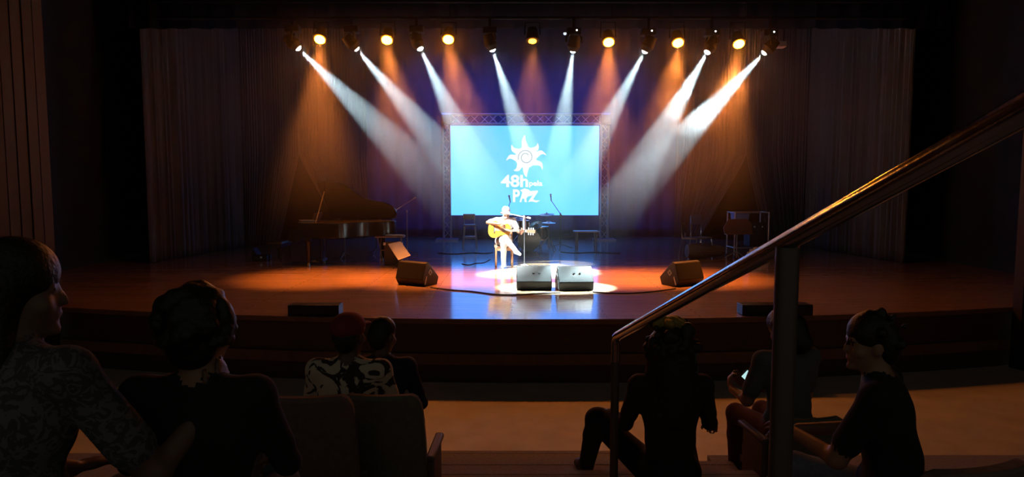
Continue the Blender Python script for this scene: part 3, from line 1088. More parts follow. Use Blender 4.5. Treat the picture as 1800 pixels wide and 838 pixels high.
steel_chair('steel legged chair with a blue backrest behind the dark bag', (kr(1249), YR + .75, SZ), .5, mat('blue plastic', (.05, .09, .22), .5), 1.03)
steel_chair('steel legged chair with a black backrest at the far right corner of the stage light', (kr(1226), YR + .55, SZ), 1.1, black_metal, .82)

t = thing('music_stand', 'wide dark brown music stand before the steel rack', 'music stand', (kr(1291), YR - .3, SZ), .15)
wd = mat('dark brown desk board', (.075, .035, .025), .5)
part('desk', MB().prism([(-.38, -.08, .62), (.34, -.08, .62), (.38, .05, .86), (.28, .1, .98), (-.2, .1, .98), (-.38, .0, .78)], (0, .02, .0)), wd, t)
part('ledge', MB().box((-.02, -.11, .63), (.72, .08, .02)), wd, t)
part('pole', MB().cyl((0, .05, .04), (0, .05, .75), .016, n=10), MATS['dull stand metal'], t)
for k3 in range(3):
    a = 2 * math.pi * k3 / 3 + .3
    part('leg', MB().tube([(0, .05, .2), (.3 * math.cos(a), .05 + .3 * math.sin(a), .012)], .012, 6), MATS['dull stand metal'], t)

t = thing('steel_rack', 'tall grey steel rack on the right of the stage', 'rack', (kr(1324), YR + .35, SZ), .05)
for sx in (-1, 1):
    for sy in (-1, 1):
        part('upright', MB().cyl((sx * .43, sy * .25, .06), (sx * .43, sy * .25, 1.14), .018, n=8), tubem, t)
        part('caster', MB().cyl((sx * .43 - .015, sy * .25, .03), (sx * .43 + .015, sy * .25, .03), .03, n=10), rubber, t)
for z in (.25, 1.13):
    for sy in (-1, 1):
        part('rail', MB().cyl((-.43, sy * .25, z), (.43, sy * .25, z), .014, n=8), tubem, t)
    for sx in (-1, 1):
        part('rail', MB().cyl((sx * .43, -.25, z), (sx * .43, .25, z), .014, n=8), tubem, t)
part('shelf', MB().box((0, 0, .262), (.84, .48, .02)), black_metal, t)
part('shelf', MB().box((-.22, 0, .90), (.40, .48, .02)), black_metal, t)
c = (kr(1324) - .22, YR + .33, SZ + .911)
t = thing('blue_bin', 'blue plastic bin on the upper shelf of the steel rack', 'bin', c, .05)
bl = mat('blue bin plastic', (.07, .15, .45), .45)
part('body', MB().prism([(-.15, -.18, 0), (.15, -.18, 0), (.18, -.21, .2), (-.18, -.21, .2)], (0, .36, 0)), bl, t, bevel=.01)
part('rim', MB().box((0, -.02, .2), (.38, .42, .02)), bl, t, bevel=.004)
c = (kr(1324) + .18, YR + .35, SZ + .273)
t = thing('amplifier_case', 'black amplifier case on the lower shelf of the steel rack', 'case', c, .05)
part('body', MB().box((0, 0, .3), (.4, .4, .6)), black_metal, t, bevel=.015)
part('front_panel', MB().box((0, -.205, .3), (.34, .012, .52)), grille, t)
for s in (-1, 1):
    part('knob', MB().cyl((s * .1, -.22, .5), (s * .1, -.21, .5), .02, n=10), chrome, t)
# cream cloth heap
c = G(1331, 456)
t = thing('cloth_heap', 'crumpled heap of cream cloth on the boards beside the rack', 'cloth', (c.x, c.y, SZ))
cream = mat('cream cotton cloth', (.62, .52, .38), .9, var=.2, scale=12, bump=.6)
r5 = random.Random(11)
part('bundle', MB().lathe([(.02, 0), (.28, 0), (.3, .06), (.24, .14), (.12, .2), (.02, .22)], n=20), cream, t)
for i in range(16):
    a = r5.uniform(0, 6.28)
    r0 = r5.uniform(.05, .2)
    ps = [Vector((r0 * math.cos(a + j * .5) * (1 + .3 * j / 4), r0 * math.sin(a + j * .5), .3 - r0 * .9 + .03 * math.sin(j * 1.7 + i))) for j in range(6)]
    part('fold', MB().tube(ps, [.015, .035, .045, .045, .035, .012], 8), cream, t)

# ================================================================ PEOPLE
class Body:
    """soft union of tapered capsules and ellipsoids, polygonised into one continuous surface"""

    def __init__(s):
        s.p = []

    def cap(s, a, b, ra, rb, m, k=.03):
        s.p.append(('c', np.array(a, float), np.array(b, float), ra, rb, m, k))
        return s

    def chain(s, pts, rs, m, k=.03):
        for i in range(len(pts) - 1):
            s.cap(pts[i], pts[i + 1], rs[i], rs[i + 1], m[i] if isinstance(m, (list, tuple)) else m, k)
        return s

    def ell(s, c, r, m, k=.03, R=None):
        s.p.append(('e', np.array(c, float), np.array(r, float), np.eye(3) if R is None else np.array(R), 0, m, k))
        return s

    def mesh(s, name, mats, h=.009):
        lo = np.full(3, 1e9)
        hi = -lo
        bb = []
        for q in s.p:
            if q[0] == 'c':
                l = np.minimum(q[1] - q[3], q[2] - q[4])
                u = np.maximum(q[1] + q[3], q[2] + q[4])
            else:
                r = q[2].max()
                l, u = q[1] - r, q[1] + r
            mg = q[6] + 3 * h
            bb.append((l - mg, u + mg))
            lo, hi = np.minimum(lo, l - 4 * h), np.maximum(hi, u + 4 * h)
        n = np.ceil((hi - lo) / h).astype(int) + 1
        Dv = np.full(n, .3, np.float32)
        raw = np.full(n, .3, np.float32)
        Mi = np.zeros(n, np.int8)
        for q, (l, u) in zip(s.p, bb):
            i0 = np.maximum(((l - lo) / h).astype(int), 0)
            i1 = np.minimum(((u - lo) / h).astype(int) + 2, n)
            sl = tuple(slice(a, b) for a, b in zip(i0, i1))
            gx, gy, gz = [(lo[a] + h * np.arange(i0[a], i1[a])).astype(np.float32) for a in range(3)]
            X, Y, Z = gx[:, None, None], gy[None, :, None], gz[None, None, :]
            if q[0] == 'c':
                a, b, ra, rb = q[1], q[2], q[3], q[4]
                ab = b - a
                L2 = max((ab ** 2).sum(), 1e-9)
                t = np.clip(((X - a[0]) * ab[0] + (Y - a[1]) * ab[1] + (Z - a[2]) * ab[2]) / L2, 0, 1)
                d = np.sqrt((X - a[0] - t * ab[0]) ** 2 + (Y - a[1] - t * ab[1]) ** 2 + (Z - a[2] - t * ab[2]) ** 2) - (ra + (rb - ra) * t)
            else:
                c, r, R = q[1], q[2], q[3]
                dx, dy, dz = X - c[0], Y - c[1], Z - c[2]
                e = [(R[0, i] * dx + R[1, i] * dy + R[2, i] * dz) for i in range(3)]
                k0 = np.sqrt(sum((e[i] / r[i]) ** 2 for i in range(3)))
                k1 = np.sqrt(sum((e[i] / r[i] ** 2) ** 2 for i in range(3))) + 1e-6
                d = k0 * (k0 - 1) / k1
            d = d.astype(np.float32)
            od, orw = Dv[sl], raw[sl]
            kk = max(q[6], 1e-4)
            hh = np.clip(.5 + .5 * (od - d) / kk, 0, 1)
            Dv[sl] = od + (d - od) * hh - kk * hh * (1 - hh)
            Mi[sl] = np.where(d < orw, q[5], Mi[sl])
            raw[sl] = np.minimum(orw, d)
        ins = Dv < 0
        cnt = np.zeros(n - 1, np.int8)
        for a in (0, 1):
            for b in (0, 1):
                for c in (0, 1):
                    cnt += ins[a:n[0] - 1 + a, b:n[1] - 1 + b, c:n[2] - 1 + c]
        act = (cnt > 0) & (cnt < 8)
        ci = np.argwhere(act)
        idx = np.full(n - 1, -1, np.int32)
        idx[act] = np.arange(len(ci))
        acc = np.zeros((len(ci), 3))
        num = np.zeros(len(ci))
        cor = [(a, b, c) for a in (0, 1) for b in (0, 1) for c in (0, 1)]
        for i, p in enumerate(cor):
            for q in cor[i + 1:]:
                if sum(abs(x - y) for x, y in zip(p, q)) != 1:
                    continue
                d0 = Dv[ci[:, 0] + p[0], ci[:, 1] + p[1], ci[:, 2] + p[2]]
                d1 = Dv[ci[:, 0] + q[0], ci[:, 1] + q[1], ci[:, 2] + q[2]]
                w = (d0 < 0) != (d1 < 0)
                t = np.where(w, d0 / np.where(w, d0 - d1, 1), 0)
                for ax in range(3):
                    acc[:, ax] += np.where(w, p[ax] + t * (q[ax] - p[ax]), 0)
                num += w
        vert = lo + h * (ci + acc / num[:, None])
        quads = []
        for ax in range(3):
            o1, o2 = [(1, 2), (2, 0), (0, 1)][ax]
            sa = [slice(None)] * 3
            sb = [slice(None)] * 3
            sa[ax], sb[ax] = slice(0, n[ax] - 1), slice(1, n[ax])
            A, B = ins[tuple(sa)], ins[tuple(sb)]
            e = np.argwhere(A != B)
            e = e[(e[:, o1] > 0) & (e[:, o2] > 0) & (e[:, o1] < n[o1] - 1) & (e[:, o2] < n[o2] - 1)]
            fl = A[e[:, 0], e[:, 1], e[:, 2]]
            c = []
            for u, v in ((1, 1), (0, 1), (0, 0), (1, 0)):
                k = e.copy()
                k[:, o1] -= u
                k[:, o2] -= v
                c.append(idx[k[:, 0], k[:, 1], k[:, 2]])
            qd = np.stack(c, 1)
            qd[~fl] = qd[~fl][:, ::-1]
            quads.append(qd)
        quads = np.concatenate(quads)
        me = bpy.data.meshes.new(name)
        me.vertices.add(len(vert))
        me.vertices.foreach_set('co', vert.astype(np.float32).ravel())
        me.loops.add(len(quads) * 4)
        me.loops.foreach_set('vertex_index', quads.astype(np.int32).ravel())
        me.polygons.add(len(quads))
        me.polygons.foreach_set('loop_start', np.arange(0, len(quads) * 4, 4, dtype=np.int32))
        vm = Mi[ci[:, 0], ci[:, 1], ci[:, 2]]
        for m in mats:
            me.materials.append(m)
        me.polygons.foreach_set('material_index', vm[quads[:, 0]].astype(np.int32))
        me.polygons.foreach_set('use_smooth', np.ones(len(quads), bool))
        me.update(calc_edges=True)
        me.validate()
        return me


def V3(p):
    return Vector(p)


def add_hand(B, wrist, d, n, side, m, curl=.5, s=1.0):
    """palm, four unequal bent fingers and a thumb. d: towards the fingers, n: out of the palm, side: +1/-1 thumb side"""
    w, d, n = V3(wrist), V3(d).normalized(), V3(n)
    n = (n - d * n.dot(d)).normalized()
    x = d.cross(n) * side
    pc = w + d * .05 * s
    R = np.array([[x[i], d[i], n[i]] for i in range(3)])
    B.ell(pc, (.040 * s, .05 * s, .017 * s), m, .012, R)
    L = [.068, .078, .072, .055]
    for i in range(4):
        o = (i - 1.5) * .0195 * s
        base = w + d * (.088 - .004 * abs(i - 1)) * s - x * o
        ca, cb = curl * .7, curl * 1.5
        d1 = d * math.cos(ca) + n * math.sin(ca)
        d2 = d * math.cos(cb) + n * math.sin(cb)
        k1 = base + d1 * L[i] * .5 * s
        k2 = k1 + d2 * L[i] * .5 * s
        B.cap(base, k1, .0095 * s, .0088 * s, m, .004)
        B.cap(k1, k2, .0088 * s, .0075 * s, m, .004)
    tb = w + d * .03 * s + x * .034 * s
    t1 = tb + (x * .7 + d * .7 + n * .25).normalized() * .036 * s
    t2 = t1 + (x * .2 + d * .9 + n * .4).normalized() * .03 * s
    B.cap(tb, t1, .012 * s, .0105 * s, m, .01)
    B.cap(t1, t2, .0105 * s, .009 * s, m, .004)


def head_frame(yaw, pitch, roll=0.):
    """head looks along +Y at zero yaw; yaw>0 turns towards -X, pitch<0 looks down"""
    return Matrix.Rotation(yaw, 3, 'Z') @ Matrix.Rotation(pitch, 3, 'X') @ Matrix.Rotation(roll, 3, 'Y')


def add_head(B, c, R, skin, eye, lip, s=1.0):
    c = V3(c)
    P = lambda x, y, z: c + R @ (Vector((x, y, z)) * s)
    Rn = np.array(R)
    B.ell(P(0, -.012, .022), (.076 * s, .094 * s, .096 * s), skin, .02, Rn)          # skull
    B.ell(P(0, .03, -.045), (.056 * s, .062 * s, .075 * s), skin, .03, Rn)            # face and jaw
    B.ell(P(0, .075, -.105), (.022 * s, .018 * s, .016 * s), skin, .02, Rn)           # chin
    B.cap(P(0, .088, .006), P(0, .103, -.032), .008 * s, .011 * s, skin, .012)        # nose
    B.cap(P(-.034, .076, .022), P(.034, .076, .022), .012 * s, .012 * s, skin, .014)  # brow
    for sx in (-1, 1):
        B.ell(P(sx * .078, -.005, -.012), (.012 * s, .022 * s, .034 * s), skin, .008, Rn)   # ear
        B.ell(P(sx * .044, .062, -.035), (.022 * s, .022 * s, .022 * s), skin, .02, Rn)     # cheek
        B.ell(P(sx * .031, .084, .004), (.012 * s, .006 * s, .007 * s), eye, .002, Rn)      # eye
    B.ell(P(0, .090, -.066), (.024 * s, .008 * s, .008 * s), lip, .003, Rn)           # mouth
    return P


def make_person(label, loc, rz, pose, mats, hair=None, h=.010, group=None, scale=1.0):
    """mats: [skin, top, trousers, shoes, eye, lip]"""
    t = thing('person', label, 'person', loc, rz, group)
    t.scale = (scale,) * 3
    B = Body()
    SK, TOP, TR, SH, EY, LP = range(6)
    J = pose
    pel, wai, che, nb, hd = [V3(J[k]) for k in ('pelvis', 'waist', 'chest', 'neck', 'head')]
    wid = J.get('width', 1.0)
    B.ell(pel, (.175 * wid, .14, .12), TR, .05)
    B.ell(wai, (.150 * wid, .115, .15), TOP, .06)
    B.ell(che, (.175 * wid, .118, .17), TOP, .06)
    B.cap(V3(J['sh'][0]), V3(J['sh'][1]), .062, .062, TOP, .06)
    B.cap(nb + Vector((0, 0, -.05)), nb + (hd - nb) * .5, .062, .054, SK, .025)
    B.cap(nb + Vector((-.05, 0, -.035)), nb + Vector((.05, 0, -.035)), .05, .05, TOP, .03)
    bare = J.get('sleeve', 'long')
    for i, sx in enumerate((-1, 1)):
        s_, e_, w_ = V3(J['sh'][i]), V3(J['el'][i]), V3(J['wr'][i])
        fm = TOP if bare == 'long' else SK
        mid = s_ + (e_ - s_) * .72
        B.cap(s_, mid, .058, .050 if bare == 'long' else .060, TOP, .03)
        B.cap(mid, e_, .045 if fm else .044, .042, fm, .015)
        B.cap(e_, w_, .041 if fm else .038, .032 if fm else .027, fm, .02)
        dirn = V3(J['hand'][i][0]) if 'hand' in J else (w_ - e_)
        nrm = V3(J['hand'][i][1]) if 'hand' in J else Vector((0, 0, -1))
        add_hand(B, w_ + (w_ - e_).normalized() * .01, dirn, nrm, J.get('thumb', (1, 1))[i], SK, J.get('curl', (.5, .5))[i], .95)
        hp, kn, an, to = V3(J['hip'][i]), V3(J['knee'][i]), V3(J['ankle'][i]), V3(J['toe'][i])
        B.cap(hp, kn, .092, .068, TR, .04)
        calf = kn + (an - kn) * .35
        B.cap(kn, calf, .066, .062, TR, .03)
        B.cap(calf, an, .062, .050, TR, .02)
        fd = (to - an)
        B.cap(an + Vector((0, 0, -.035)), an + fd * .4 + Vector((0, 0, -.012)), .042, .040, SH, .02)
        B.cap(an + fd * .4 + Vector((0, 0, -.012)), to, .040, .030, SH, .02)
    R = head_frame(*J.get('look', (0, 0, 0)))
    add_head(B, hd, R, SK, EY, LP)
    if J.get('sleeve') == 'short':       # shirt collar and a loose hem over the waist
        B.ell(wai + Vector((0, .01, -.08)), (.165 * wid, .128, .07), TOP, .03)
    for fn in J.get('extra', []):
        fn(B)
    part('body', B.mesh('body', mats, h), None, t)
    if hair:
        hair(t, hd, R)
    return t


def hair_cap(m, name='hair', vol=1.0, back=0., curls=0, seed=1, brow=.05, h=.010):
    def f(t, c, R):
        B = Body()
        P = lambda x, y, z: c + R @ Vector((x, y, z))
        Rn = np.array(R)
        B.ell(P(0, -.006, .050), (.087 * vol, .096 * vol, .088 * vol), 0, .03, Rn)
        B.ell(P(0, -.06, -.01), (.080 * vol, .062 * vol, .085 * vol), 0, .03, Rn)
        if back:
            B.cap(P(0, -.07, 0), P(0, -.09, -back), .085 * vol, .07 * vol, 0, .05)
            for sx in (-1, 1):
                B.cap(P(sx * .07, -.03, .03), P(sx * .085, -.04, -back * .9), .045, .04, 0, .04)
        rg = random.Random(seed)
        for i in range(curls):
            a, e = rg.uniform(0, 6.28), rg.uniform(-.5, 1.5)
            if math.sin(a) > .35 and e < .75:
                continue
            r = .098 * vol + rg.uniform(-.008, .012)
            q = P(r * math.cos(a) * math.cos(e), -.03 + r * math.sin(a) * math.cos(e), .04 + r * math.sin(e))
            B.ell(q, (rg.uniform(.012, .022),) * 3, 0, .012)
        part(name, B.mesh(name, [m], h), None, t)
    return f


skin_a = mat('brown skin', (.30, .15, .09), .5, var=.08, scale=10)
skin_b = mat('dark brown skin', (.11, .055, .035), .45, var=.08, scale=10)
skin_c = mat('light brown skin', (.48, .28, .19), .5, var=.08, scale=10)
eye_m = mat('dark eye', (.03, .02, .015), .2)
lip_m = mat('lip', (.3, .1, .08), .5)
hair_k = mat('black hair', (.009, .007, .006), .5, bump=.5, scale=60)
white_c = mat('white cotton cloth', (.7, .7, .7), .85, var=.04, scale=14, bump=.2)
white_p = mat('white trouser cloth', (.68, .68, .70), .85, var=.05, scale=14)
black_c = mat('black cotton cloth', (.012, .011, .013), .9)
navy_c = mat('navy jacket cloth', (.012, .016, .04), .8)
denim = mat('blue denim', (.10, .14, .22), .9, var=.15, scale=60)
pale_denim = mat('pale blue denim', (.22, .26, .34), .9, var=.15, scale=60)
shoe_k = mat('dark shoe', (.02, .018, .016), .5)
shoe_w = mat('white shoe', (.75, .75, .75), .6)


def seated(lean=0., seat=.47, hands='lap', spread=.11, tall=0.):
    z = seat + .09
    l = lean
    return dict(pelvis=(0, 0, z), waist=(0, l * .3 - .01, z + .18), chest=(0, l * .7, z + .36 + tall), neck=(0, l + .0, z + .545 + tall), head=(0, l * 1.15 + .03, z + .68 + tall),
                sh=[(-.185, l * .9, z + .49 + tall), (.185, l * .9, z + .49 + tall)],
                el=[(-.26, l + .06, z + .22), (.26, l + .06, z + .22)], wr=[(-.15, l * .6 + .29, z + .14), (.15, l * .6 + .29, z + .14)],
                hip=[(-.09, .02, z - .01), (.09, .02, z - .01)], knee=[(-spread, .44, z - .01), (spread, .44, z - .01)],
                ankle=[(-spread, .42, .1), (spread, .42, .1)], toe=[(-spread - .01, .6, .035), (spread + .01, .6, .035)])


# ---- the guitarist (faces the hall; his local +Y is turned to the camera by rz = pi)
# written with x to the viewer's left, y towards the hall
perf = dict(
    pelvis=(.03, -.30, .56), waist=(.02, -.28, .74), chest=(0, -.24, .92), neck=(-.01, -.20, 1.09), head=(-.03, -.155, 1.215),
    # index 0: viewer's right arm (his left), index 1: viewer's left arm (his right)
    sh=[(-.19, -.20, 1.03), (.19, -.22, 1.03)], el=[(-.30, -.02, .80), (.37, -.06, .99)], wr=[(-.36, .13, .76), (.10, .12, .965)],
    hand=[((-.35, .2, .85), (.5, -.8, .3)), ((-.85, .12, -.45), (-.2, -.7, -.4))], thumb=(1, -1), curl=(1.0, .7), sleeve='short',
    hip=[(-.08, -.28, .54), (.11, -.28, .55)], knee=[(.02, .12, .53), (-.02, .20, .66)], ankle=[(.02, .06, .10), (-.24, .24, .40)], toe=[(.04, .24, .035), (-.33, .37, .33)],
    look=(.28, -.42, 0), width=1.02)


def white_cap(t, c, R):
    P = lambda x, y, z: c + R @ Vector((x, y, z))
    Rn = np.array(R)
    B = Body()
    B.ell(P(0, -.015, .045), (.090, .108, .080), 0, .02, Rn)
    B.ell(P(0, .10, .045), (.06, .05, .009), 0, .012, Rn)
    part('cap', B.mesh('cap', [white_c], .006), None, t)
    B = Body()
    B.ell(P(0, .055, -.10), (.045, .04, .03), 0, .02, Rn)
    B.ell(P(-.05, .03, -.075), (.02, .03, .04), 0, .02, Rn)
    B.ell(P(.05, .03, -.075), (.02, .03, .04), 0, .02, Rn)
    part('beard', B.mesh('beard', [mat('grey beard', (.35, .32, .3), .9)], .006), None, t)


# ================================================================ GUITAR
def guitar():
    c = Vector((PERF.x - .10, PERF.y + .05, SZ + .83))
    t = thing('classical_guitar', 'honey yellow classical guitar held across the guitarist', 'guitar', c)
    t.rotation_euler = (math.radians(-6), math.radians(3), 0)
    spruce = mat('honey spruce', (.50, .20, .02), .25, 0, .8, .1, var=.12, scale=6, stretch=(.3, 8, 8))
    rose = mat('dark rosewood', (.09, .04, .02), .4)
    half = bez((-.26, 0), (-.27, .13), (-.20, .19), (-.12, .185), 8) + bez((-.12, .185), (-.03, .18), (.0, .115), (.05, .118), 8)[1:] + bez((.05, .118), (.10, .12), (.12, .145), (.16, .142), 6)[1:] + bez((.16, .142), (.21, .14), (.235, .07), (.235, 0), 6)[1:]
    loop = half + [(x, -z) for x, z in half[::-1][1:-1]]
    part('body', MB().prism([(x, .05, z) for x, z in loop], (0, -.095, 0)), mat('guitar sides', (.35, .14, .04), .3, 0, .6), t)
    part('soundboard', MB().prism([(x * .995, -.045, z * .99) for x, z in loop], (0, -.004, 0)), spruce, t)
    part('rosette', MB().lathe([(.045, 0), (.058, 0), (.058, .003), (.045, .003)], (.085, -.049, 0), 24, 'Y'), mat('rosette', (.3, .13, .05), .4), t)
    part('sound_hole', MB().cyl((.085, -.052, 0), (.085, -.0495, 0), .043, n=24), rubber, t)
    br = part('bridge', MB().box((-.125, -.054, 0), (.028, .010, .17)), rose, t)
    part('saddle', MB().box((-.118, -.061, 0), (.004, .006, .08)), paper, br)
    part('neck', MB().box((.40, -.035, 0), (.36, .025, .054)), mat('cedar neck', (.28, .13, .06), .4), t, bevel=.006)
    part('fingerboard', MB().box((.335, -.052, 0), (.49, .008, .056)), rose, t)
    hdst = part('headstock', MB().prism([(.58, -.03, -.028), (.60, -.028, -.037), (.77, -.01, -.037), (.775, -.01, 0), (.77, -.01, .037), (.60, -.028, .037), (.58, -.03, .028)], (0, -.018, 0)), rose, t)
    for i in range(3):
        for s in (-1, 1):
            part('tuning_peg', MB().cyl((.63 + .05 * i, -.03, s * .035), (.63 + .05 * i, -.03, s * .058), .005, n=6).box((.63 + .05 * i, -.03, s * .066), (.016, .008, .02)), mat('ivory peg', (.85, .8, .7), .3), hdst)
    for i in range(6):
        z = (i - 2.5) * .0095
        part('string', MB().cyl((-.118, -.065, z), (.585, -.060, z * .85), .0011, n=4), mat('nylon string', (.8, .78, .7), .3), t)
    return t


guitar()
make_person('seated guitarist in white shirt and trousers with a white cap playing guitar', PERF, math.pi, perf, [mat('tanned skin', (.17, .075, .04), .5), white_c, white_p, shoe_w, eye_m, lip_m], white_cap, .007)

# ================================================================ AUDITORIUM SEATS AND AUDIENCE
def seat(label, loc, rz, cloth, w=.50, top=.98):
    t = thing('auditorium_seat', label, 'seat', loc, rz, 'auditorium seats')
    # curved, rounded back
    n = 10
    prof = []
    for i in range(n + 1):
        a = math.pi * i / n
        prof.append((math.cos(a), math.sin(a)))
    outline = [(-w / 2, .36), (-w / 2 * 1.03, .6)] + [(-w / 2 * .98 * math.copysign(abs(x) ** .45, x), top - .12 + .12 * y ** .7) for x, y in prof] + [(w / 2 * 1.03, .6), (w / 2, .36)]
    rec = lambda x, z, o: (x, -.22 - (z - .4) * .16 + .10 * (x / w) ** 2 * 4 * .5 + o, z)
    vs, fs = [], []
    m = len(outline)
    vs += [rec(x, z, -.035) for x, z in outline] + [rec(x, z, .035) for x, z in outline]
    # centre columns keep the curve
    b_ = MB()
    cols = 8
    rows = [(outline[0][1], w / 2), (.6, w / 2 * 1.03), (.75, w / 2 * 1.02), (top - .12, w / 2 * .99), (top - .06, w / 2 * .96), (top - .02, w / 2 * .88), (top, w / 2 * .74)]
    grid = {}
    vv, ff = [], []
    for o in (-.035, .035):
        for z, hw in rows:
            for c in range(cols + 1):
                vv.append(rec(-hw + 2 * hw * c / cols, z, o))
    R_, C_ = len(rows), cols + 1
    for s in (0, 1):
        for r in range(R_ - 1):
            for c in range(cols):
                k0 = s * R_ * C_ + r * C_ + c
                ff.append((k0, k0 + 1, k0 + C_ + 1, k0 + C_))
    o = R_ * C_
    for r in range(R_ - 1):
        for c in (0, cols):
            k0 = r * C_ + c
            ff.append((k0, k0 + C_, k0 + C_ + o, k0 + o))
    for c in range(cols):
        for r in (0, R_ - 1):
            k0 = r * C_ + c
            ff.append((k0, k0 + 1, k0 + 1 + o, k0 + o))
    b_.add(vv, ff)
    bk = part('backrest', b_, cloth, t, bevel=.018)
    part('cushion', MB().box((0, .03, .42), (w - .06, .46, .1)), cloth, t, bevel=.03)
    for s in (-1, 1):
        part('armrest', MB().box((s * (w / 2 + .02), -.02, .63), (.05, .36, .035)), seat_shell, t, bevel=.012)
        part('leg', MB().box((s * (w / 2 + .02), -.05, .31), (.04, .28, .62)), seat_shell, t, bevel=.01)
    part('seat_pan', MB().box((0, .03, .35), (w - .04, .42, .04)), seat_shell, t)
    return t


def at(px, y, z):
    return ((px - 900) / F_PX * y, y, z)


T1, T2, U1, U2 = .6, 1.0, .78, 1.2
seat('dusty rose seat back left of the aisle, behind the flowered shirt', at(556, 3.42, T1), .06, seat_cloth, .46, 1.08)
seat('olive brown seat back at the aisle, behind the navy jacket', at(686, 3.62, T1), -.04, seat_cloth2, .44, 1.02)
seat('dark rose seat in the front row beside the flowered shirt, further from the aisle', at(425, 3.55, T1), .04, seat_cloth, .48, .96)
seat('seat under the black haired spectator nearest the camera', at(300, 1.86, T2), .0, seat_cloth, .52, .80)
seat('seat under the spectator in the pale patterned blouse', at(75, 1.75, T2), .1, seat_cloth, .52, .82)
seat('brown seat under the spectator in black at the right', at(1640, 2.62, U1), .25, seat_cloth, .52, .88)
seat('pale brown seat at the right edge of the audience', at(1790, 2.75, U1), .15, seat_cloth, .5, .84)
seat('olive brown seat right of the aisle beside the second rail post', at(1400, 4.12, .5), .1, seat_cloth2, .46, .8)

# patterned cloths
def floral(name, c0, c1, sc, thr):
    m = bpy.data.materials.new(name)
    m.use_nodes = True
    nt = m.node_tree
    b = nt.nodes['Principled BSDF']
    b.inputs['Roughness'].default_value = .9
    tc = nt.nodes.new('ShaderNodeTexCoord')
    n = nt.nodes.new('ShaderNodeTexNoise')
    n.inputs['Scale'].default_value = sc
    n.inputs['Detail'].default_value = 2
    n.inputs['Distortion'].default_value = 2.2
    r = nt.nodes.new('ShaderNodeValToRGB')
    r.color_ramp.elements[0].position = thr
    r.color_ramp.elements[0].color = (*c0, 1)
    r.color_ramp.elements[1].position = thr + .03
    r.color_ramp.elements[1].color = (*c1, 1)
    nt.links.new(tc.outputs['Object'], n.inputs['Vector'])
    nt.links.new(n.outputs['Fac'], r.inputs[0])
    nt.links.new(r.outputs[0], b.inputs['Base Color'])
    return m


flower_c = floral('flowered shirt cloth', (.03, .02, .02), (.55, .45, .34), 7, .45)
blouse_c = floral('pale patterned blouse', (.05, .045, .05), (.12, .105, .115), 26, .5)
grey_c = mat('grey cotton cloth', (.10, .10, .10), .9)


def shift(d, **kw):
    d = dict(d)
    d.update(kw)
    return d


# red cap and flowered shirt
def red_cap(t, c, R):
    hair_cap(hair_k, vol=.98)(t, c, R)
    P = lambda x, y, z: c + R @ Vector((x, y, z))
    Rn = np.array(R)
    B = Body()
    B.ell(P(0, -.02, .058), (.095, .112, .082), 0, .02, Rn)
    B.ell(P(0, .12, .05), (.065, .055, .009), 0, .012, Rn)
    part('cap', B.mesh('cap', [mat('dark red cap cloth', (.20, .022, .022), .85)], .008), None, t)


make_person('spectator in a flowered shirt and dark red cap', at(606, 3.66, T1), -.05, shift(seated(.02), look=(-.25, 0, 0), width=1.05), [skin_b, flower_c, denim, shoe_k, eye_m, lip_m], red_cap, .011, 'audience')
# navy jacket, short hair
make_person('short haired spectator in a navy jacket at the aisle, leaning forward', at(655, 3.92, T1 ), -.12, shift(seated(.12, spread=.14), look=(-.35, -.1, 0)), [skin_b, navy_c, pale_denim, shoe_k, eye_m, lip_m], hair_cap(hair_k, vol=.96, brow=.02), .011, 'audience', .93)
# black haired man
make_person('broad black haired spectator in black, seen from behind at left', at(325, 2.02, T2), .0, shift(seated(.04, tall=-.02), look=(-.15, 0, 0), width=1.15), [skin_a, black_c, denim, shoe_k, eye_m, lip_m], hair_cap(hair_k, vol=1.1, curls=320, seed=4), .011, 'audience')
# woman with blouse turned right
pw = seated(.0, tall=.06)
pw['el'][1] = (.30, .14, .80)
pw['wr'][1] = (.33, .32, .93)
pw['hand'] = [((.3, .8, 0), (0, 0, -1)), ((.1, .5, .85), (-1, 0, .2))]
make_person('dark haired spectator in a pale patterned blouse, face turned towards the aisle', at(0, 1.78, T2), -.25, shift(pw, look=(-.85, 0, 0), sleeve='short'), [mat('deep brown skin', (.17, .09, .06), .5), blouse_c, denim, shoe_k, eye_m, lip_m], hair_cap(hair_k, vol=1.08, back=.2), .011, 'audience', 1.08)

